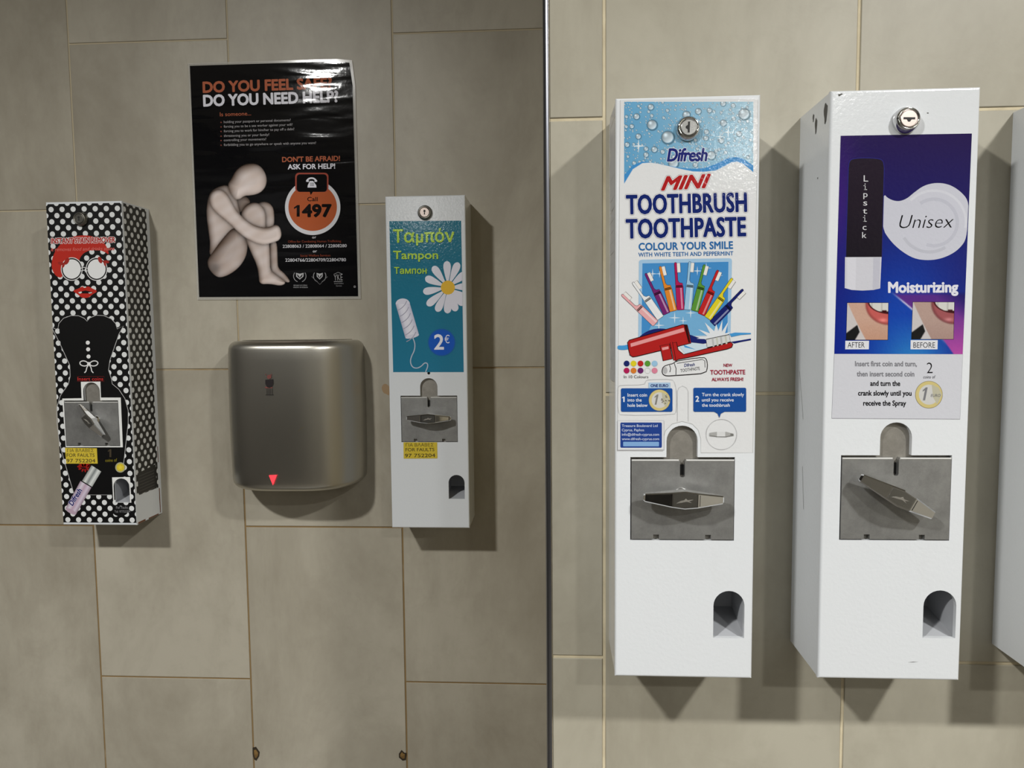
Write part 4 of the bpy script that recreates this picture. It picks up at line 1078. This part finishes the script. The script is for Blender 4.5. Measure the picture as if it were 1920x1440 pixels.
# ================================================================== poster
YP = DL - 0.0025
pr = pt(515, 557, YP)
poster = empty('poster', (pr[0], DL, pr[2]), 'black laminated help poster with a seated clay figure, above the hand dryer', 'poster')
p = Print(YP, GP, start=0.0003).view(0, 0, 1)
PQ = [(356, 123.5), (628, 115), (655, 117.5), (661, 160), (671.5, 555.5), (373.5, 557)]
p.slab(PQ, (9, 9, 11))
p.view(340, 100, 5.486)
OR, PW = (154, 86, 62), (200, 200, 208)
p.text('DO YOU FEEL SAFE?', 220, 403, 1552, 357, 106, OR, bold=0.04); p.text('DO YOU NEED HELP?', 225, 543, 1617, 497, 110, PW, bold=0.04)
p.text('Is someone...', 397, 648, 718, 637, 40, OR, bold=0.005)
for t, x1, y0, y1 in (('holding your passport or personal documents?', 1125, 718, 697), ('forcing you to be a sex worker against your will?', 1144, 765, 744), ('forcing you to work for him/her to pay off a debt?', 1162, 812, 790), ('threatening you or your family?', 904, 860, 848), ('controlling your movements?', 873, 905, 893), ('forbidding you to go anywhere or speak with anyone you want?', 1386, 953, 932)):
    p.text(t, 437, y0, x1, y1, 25, (150, 148, 150), bold=0.0); p.poly([(402, y0 - 14), (416, y0 - 14), (416, y0 - 2), (402, y0 - 2)], (110, 60, 52))
p.view(340, 280, 4.966)
p.text("DON'T BE AFRAID!", 938, 118, 1478, 106, 45, OR, bold=0.03); p.text('ASK FOR HELP!', 991, 186, 1433, 178, 45, PW, bold=0.03)
p.poly(circ(1223, 540, 258, n=64), (186, 186, 190)); p.poly(circ(1223, 538, 226, 222, n=64), (154, 78, 46))
p.poly(rrect(1060, 218, 1370, 398, 36), (140, 66, 54)); p.poly(rrect(1074, 232, 1356, 396, 30), (9, 9, 11)); p.poly([(1192, 385), (1232, 385), (1205, 426)], (9, 9, 11))
p.poly([(1196, 295), (1228, 295), (1256, 335), (1258, 356), (1175, 356), (1177, 335)], PW); p.stroke([(1212 + 42 * math.cos(t), 300 + 32 * math.sin(t)) for t in np.linspace(math.pi + .1, 2 * math.pi - .1, 14)], 15, PW)
p.poly([(1162, 286), (1188, 290), (1186, 304), (1162, 302)], PW); p.poly([(1240, 290), (1264, 286), (1264, 302), (1240, 304)], PW)
for i in range(3):
    for j in range(3): p.poly([(1202 + i * 12, 312 + j * 11), (1209 + i * 12, 312 + j * 11), (1209 + i * 12, 319 + j * 11), (1202 + i * 12, 319 + j * 11)], (30, 30, 32), lift=False)
p.up()
p.text('Call', 1172, 482, 1270, 482, 37, (14, 10, 10), bold=.02); p.one(1048, 627, 1102, 108, (14, 10, 10)); p.text('497', 1122, 626, 1402, 624, 108, (14, 10, 10), bold=.05)
DW = (176, 176, 180); DO = (120, 56, 38)
p.text('or', 1218, 830, 1256, 829, 24, DW); p.text('or', 1224, 960, 1264, 958, 24, DW)
p.text('Office for Combating Human Trafficking', 993, 869, 1488, 864, 20, DO, bold=0); p.text('22808063 / 22808064 / 22808280', 944, 917, 1540, 911, 28, DW, bold=.012)
p.text('Social Welfare Services', 1108, 1000, 1388, 996, 20, DO, bold=0); p.text('22804766/22804709/22804780', 968, 1046, 1533, 1042, 29, DW, bold=.012)
for cx_, s_ in ((1103, 1), (1288, .8)):
    p.poly([(cx_ - 36 * s_, 1150), (cx_, 1158), (cx_ + 36 * s_, 1150), (cx_ + 34 * s_, 1185), (cx_, 1212), (cx_ - 34 * s_, 1185)], (150, 150, 152)); p.poly([(cx_ - 26 * s_, 1160), (cx_, 1190), (cx_ + 26 * s_, 1160), (cx_ + 22 * s_, 1182), (cx_, 1203), (cx_ - 22 * s_, 1182)], (12, 12, 14)); p.poly([(cx_ - 10, 1170), (cx_, 1182), (cx_ + 10, 1170), (cx_, 1196)], (150, 150, 152))
    for sg in (-1, 1): p.stroke([(cx_ + sg * 58 * math.cos(t), 1180 + 56 * math.sin(t)) for t in np.linspace(-.6, 1.2, 12)], 6, (130, 130, 132))
p.stroke([(1215, 1185), (1235, 1205), (1290, 1258), (1340, 1205), (1362, 1185)], 5, (90, 90, 92))
for y, x0, x1 in ((1272, 1045, 1172), (1291, 1043, 1178)): p.text('REPUBLIC OF CYPRUS' if y < 1280 else 'MINISTRY OF INTERIOR', x0, y, x1, y, 11, (120, 120, 122), bold=.02)
p.text('YKE', 1422, 1222, 1502, 1218, 56, (150, 150, 152), bold=-.01); p.stroke([(1420, 1163), (1460, 1145), (1502, 1163)], 4, (130, 130, 132)); p.stroke([(1420, 1232), (1502, 1230)], 4, (150, 150, 152))
p.text('Social Welfare', 1424, 1255, 1510, 1254, 13, (110, 110, 112)); p.text('Services', 1440, 1277, 1494, 1276, 12, (110, 110, 112))
p.poly(circ(1614, 1279, 12, n=12), (100, 100, 102))
# the seated clay figure of the photograph on the poster
p.view(380, 280, 5.539)
parts = [  # painted from back to front: outline, roundness, tone
    ([(690, 940), (772, 940), (778, 1150), (782, 1232), (850, 1288), (908, 1362), (895, 1386), (840, 1372), (730, 1290), (700, 1250)], 34, .80),
    ([(560, 575), (600, 548), (650, 543), (700, 562), (735, 610), (744, 690), (742, 800), (690, 830), (630, 800), (630, 640)], 50, .84),
    ([(330, 470), (450, 480), (505, 550), (450, 580), (400, 665), (345, 620), (310, 540)], 60, .58),
    ([(262, 362), (150, 392), (90, 432), (60, 490), (42, 590), (40, 690), (52, 790), (66, 890), (78, 985), (66, 1100), (150, 1130), (250, 1000), (345, 850), (400, 700), (360, 560), (350, 470)], 75, .92),
    ([(320, 800), (200, 935), (92, 1085), (53, 1142), (50, 1195), (75, 1258), (130, 1316), (185, 1334), (280, 1300), (372, 1232), (432, 1150), (462, 1070), (470, 950), (430, 850)], 120, .82),
    ([(398, 700), (405, 640), (450, 580), (520, 550), (585, 560), (635, 610), (656, 690), (650, 800), (692, 950), (700, 1150), (702, 1252), (745, 1285), (852, 1362), (858, 1398), (800, 1418), (700, 1396), (588, 1402), (582, 1300), (562, 1200), (512, 1092), (455, 960), (410, 820)], 62, .92),
    ([(66, 520), (82, 455), (128, 418), (190, 412), (245, 450), (292, 525), (340, 620), (400, 692), (500, 770), (585, 806), (680, 814), (752, 780), (800, 800), (822, 880), (800, 942), (740, 966), (645, 992), (560, 978), (460, 930), (380, 872), (300, 792), (205, 712), (130, 650), (82, 590)], 52, .98),
    ([(258, 362), (300, 305), (340, 225), (400, 172), (470, 149), (545, 148), (605, 178), (648, 238), (668, 312), (655, 385), (612, 440), (560, 466), (500, 478), (430, 482), (385, 520), (330, 520), (280, 450)], 110, 1.0)]
def figure(U, W):
    C = np.zeros(U.shape + (3,)) + np.array([9, 9, 11]); T = np.zeros(U.shape)
    for poly_, R_, tone in parts:
        q = np.array(chaikin(poly_, 2)); ins = np.zeros(U.shape, bool); d = np.full(U.shape, 1e9)
        for k in range(len(q)):
            a, c = q[k], q[(k + 1) % len(q)]
            cr = ((a[1] > W) != (c[1] > W)); xx = (c[0] - a[0]) * (W - a[1]) / ((c[1] - a[1]) or 1e-9) + a[0]
            ins ^= cr & (U < xx)
            e = c - a; t = np.clip(((U - a[0]) * e[0] + (W - a[1]) * e[1]) / (e @ e + 1e-9), 0, 1)
            d = np.minimum(d, np.hypot(U - a[0] - t * e[0], W - a[1] - t * e[1]))
        sd = np.where(ins, d, -d)
        h = np.sqrt(1 - (1 - np.clip(sd / R_, 0, 1)) ** 2) * R_
        gy, gx_ = np.gradient(h, W[1, 0] - W[0, 0], U[0, 1] - U[0, 0])
        nz = 1 / np.sqrt(1 + gx_ ** 2 + gy ** 2)
        sh_ = np.clip(nz * .60 + (-gx_ * .30 - gy * .42) * nz * .50 + .32, .16, 1.05) * tone
        a_ = np.clip(sd / 5 + .5, 0, 1)[..., None]
        warm = np.array([214, 201, 196]) * sh_[..., None] + np.array([14, 2, -6]) * (1 - sh_[..., None])
        # soft contact shade on whatever lies behind this part
        C = C * (1 - .35 * np.exp(-np.clip(-sd, 0, 1e3) / 16) * (sd < 0))[..., None]
        C = C * (1 - a_) + warm * a_
    tint = 5 * np.sin(U * .021 + 2 * np.sin(W * .013)) + 4 * np.sin(W * .05 + U * .03)
    C = C + tint[..., None] * np.array([.6, .8, 1.0]) * (C.sum(-1, keepdims=True) > 120)
    dk = np.exp(-(((U - 130) / 60) ** 2 + ((W - 1230) / 60) ** 2))[..., None]; C = C * (1 - .30 * dk) + np.array([150, 100, 70]) * .0 * dk
    return np.clip(C, 0, 255), (C.sum(-1) > 34).astype(int)
p.raster(25, 135, 925, 1435, 210, 304, figure)
p.build('poster_sheet', M['ink_poster'], poster)
b = MB()
OQ = [(352.5, 118.5), (632, 110.5), (660, 113), (666, 160), (676.5, 560.5), (370, 562)]
b.plate([(pt(u, w, YP)[0], pt(u, w, YP)[2]) for u, w in OQ], [[(pt(u, w, YP)[0], pt(u, w, YP)[2]) for u, w in PQ]], YP - 0.0002, YP + 0.0002)
b.build('laminate_border', M['film'], poster)
for u, w in ((362, 128), (652, 124), (665, 550), (380, 552)):
    b = MB(); c = pt(u, w, YP); b.box(c[0] - .006, c[0] + .006, YP + .0002, DL + .0002, c[2] - .004, c[2] + .004); b.build('mounting_tape', M['plaster'], poster)

# ================================================================== hand dryer
YD = DL; hx0, hx1 = pt(453, 780, DL)[0], pt(681.5, 780, DL - 0.015)[0]
hzt, hzb = CZ - 0.0165, CZ - 0.2785
hcx = (hx0 + hx1) / 2; hw = (hx1 - hx0) / 2
dryer = empty('hand_dryer', (hcx, DL, hzb), 'brushed steel hand dryer with a small red triangle light', 'hand dryer')
def plan(inset):
    """outline seen from above, from the wall round the front and back to the wall"""
    w, dp, out = hw - inset, 0.116 - inset, []
    for k in range(49):
        t = math.pi * k / 48; c, s_ = math.cos(t), math.sin(t)
        out.append((-w * math.copysign(abs(c) ** (2 / 3.4), c), -dp * s_ ** (2 / 2.6)))
    return out
b = MB(); levels = []
rt = 0.015
for k in range(9): a = math.pi / 2 * k / 8; levels.append((hzb + rt * (1 - math.cos(a)) if False else hzb + rt - rt * math.cos(a), rt - rt * math.sin(a)))
levels += [(hzb + (hzt - hzb) * t, -0.002 * math.sin(math.pi * t)) for t in np.linspace(.08, .92, 16)]
for k in range(8, -1, -1): a = math.pi / 2 * k / 8; levels.append((hzt - rt + rt * math.cos(a), rt - rt * math.sin(a)))
rows = [[(hcx + x, DL + y, z) for x, y in plan(ins)] for z, ins in levels]
n_ = len(rows[0]); vs = [q for r_ in rows for q in r_]
fs = [(i * n_ + k, i * n_ + k + 1, (i + 1) * n_ + k + 1, (i + 1) * n_ + k) for i in range(len(rows) - 1) for k in range(n_ - 1)]
b.add(vs, fs, 0, True)
b.add(rows[-1], [tuple(range(n_))], 0, False); b.add(rows[0], [tuple(range(n_))], 0, False)
b.build('cover', M['steel'], dryer)
# top seam lip
tp = MB(); lip0 = [(hcx + x, DL + y, hzt - 0.0002) for x, y in plan(0.021)]; lip1 = [(hcx + x, DL + y, hzt + 0.0016) for x, y in plan(0.0225)]
tp.add(lip0 + lip1, [(k, k + 1, n_ + k + 1, n_ + k) for k in range(n_ - 1)] + [tuple(range(n_, 2 * n_))], 0, False)
tp.build('top_panel', M['steel'], dryer)
# air outlet under the cover
b = MB(); b.box(hcx - .045, hcx + .045, DL - 0.095, DL - 0.035, hzb - 0.0004, hzb + 0.002); b.build('air_outlet', M['dark'], dryer)
Yd = DL - 0.115
def on_cover(u, w):
    x, y, z = pt(u, w, Yd); ww = hw + .002
    t = min(.99, abs(x - hcx) / ww); dp = 0.118 * (1 - t ** 3.4) ** (1 / 2.6)
    return pt(u, w, DL - dp - 0.0008)
b = MB(); q = [on_cover(*c) for c in ((504, 891.5), (518.8, 891), (511.5, 910))]; b.add(q + [(x, y + .001, z) for x, y, z in q], [(0, 1, 2), (0, 1, 4, 3), (1, 2, 5, 4), (2, 0, 3, 5)])
b.build('indicator_light', M['led'], dryer)['label'] = 'red triangular light'
dk = mat('badge_dark', (28, 22, 24), 0.4); rd = mat('badge_red', (112, 62, 58), 0.4)
b = MB()
def dec(q, mi): 
    v_ = [on_cover(410 + x / 4, 610 + y / 4) for x, y in q]; b.add(v_, [tuple(range(len(v_)))], mi)
dec([(350, 408), (408, 404), (410, 440), (400, 460), (380, 468), (362, 462), (350, 440)], 0)
dec(circ(378, 386, 17, 16, n=12), 1); dec([(345, 460), (362, 462), (380, 470), (400, 462), (405, 462), (400, 472), (350, 472)], 1)
for x in (352, 393): dec(circ(x, 370, 4, 6, n=8), 1)
for x in (363, 376, 388, 402): dec([(x - 2, 476), (x + 1, 476), (x + 1, 518), (x - 2, 518)], 0)
dec([(352, 520), (412, 520), (412, 524), (352, 524)], 0)
b.build('printed_badge', [dk, rd], dryer)
sc = MB(); q = [on_cover(410 + x / 4, 610 + y / 4) for x, y in ((597, 792), (615, 772), (640, 762), (641, 765), (618, 776), (600, 795))]; sc.add(q, [tuple(range(6))]); sc.build('scratch', mat('bright_scratch', (200, 190, 160), 0.3, 1.0), dryer)
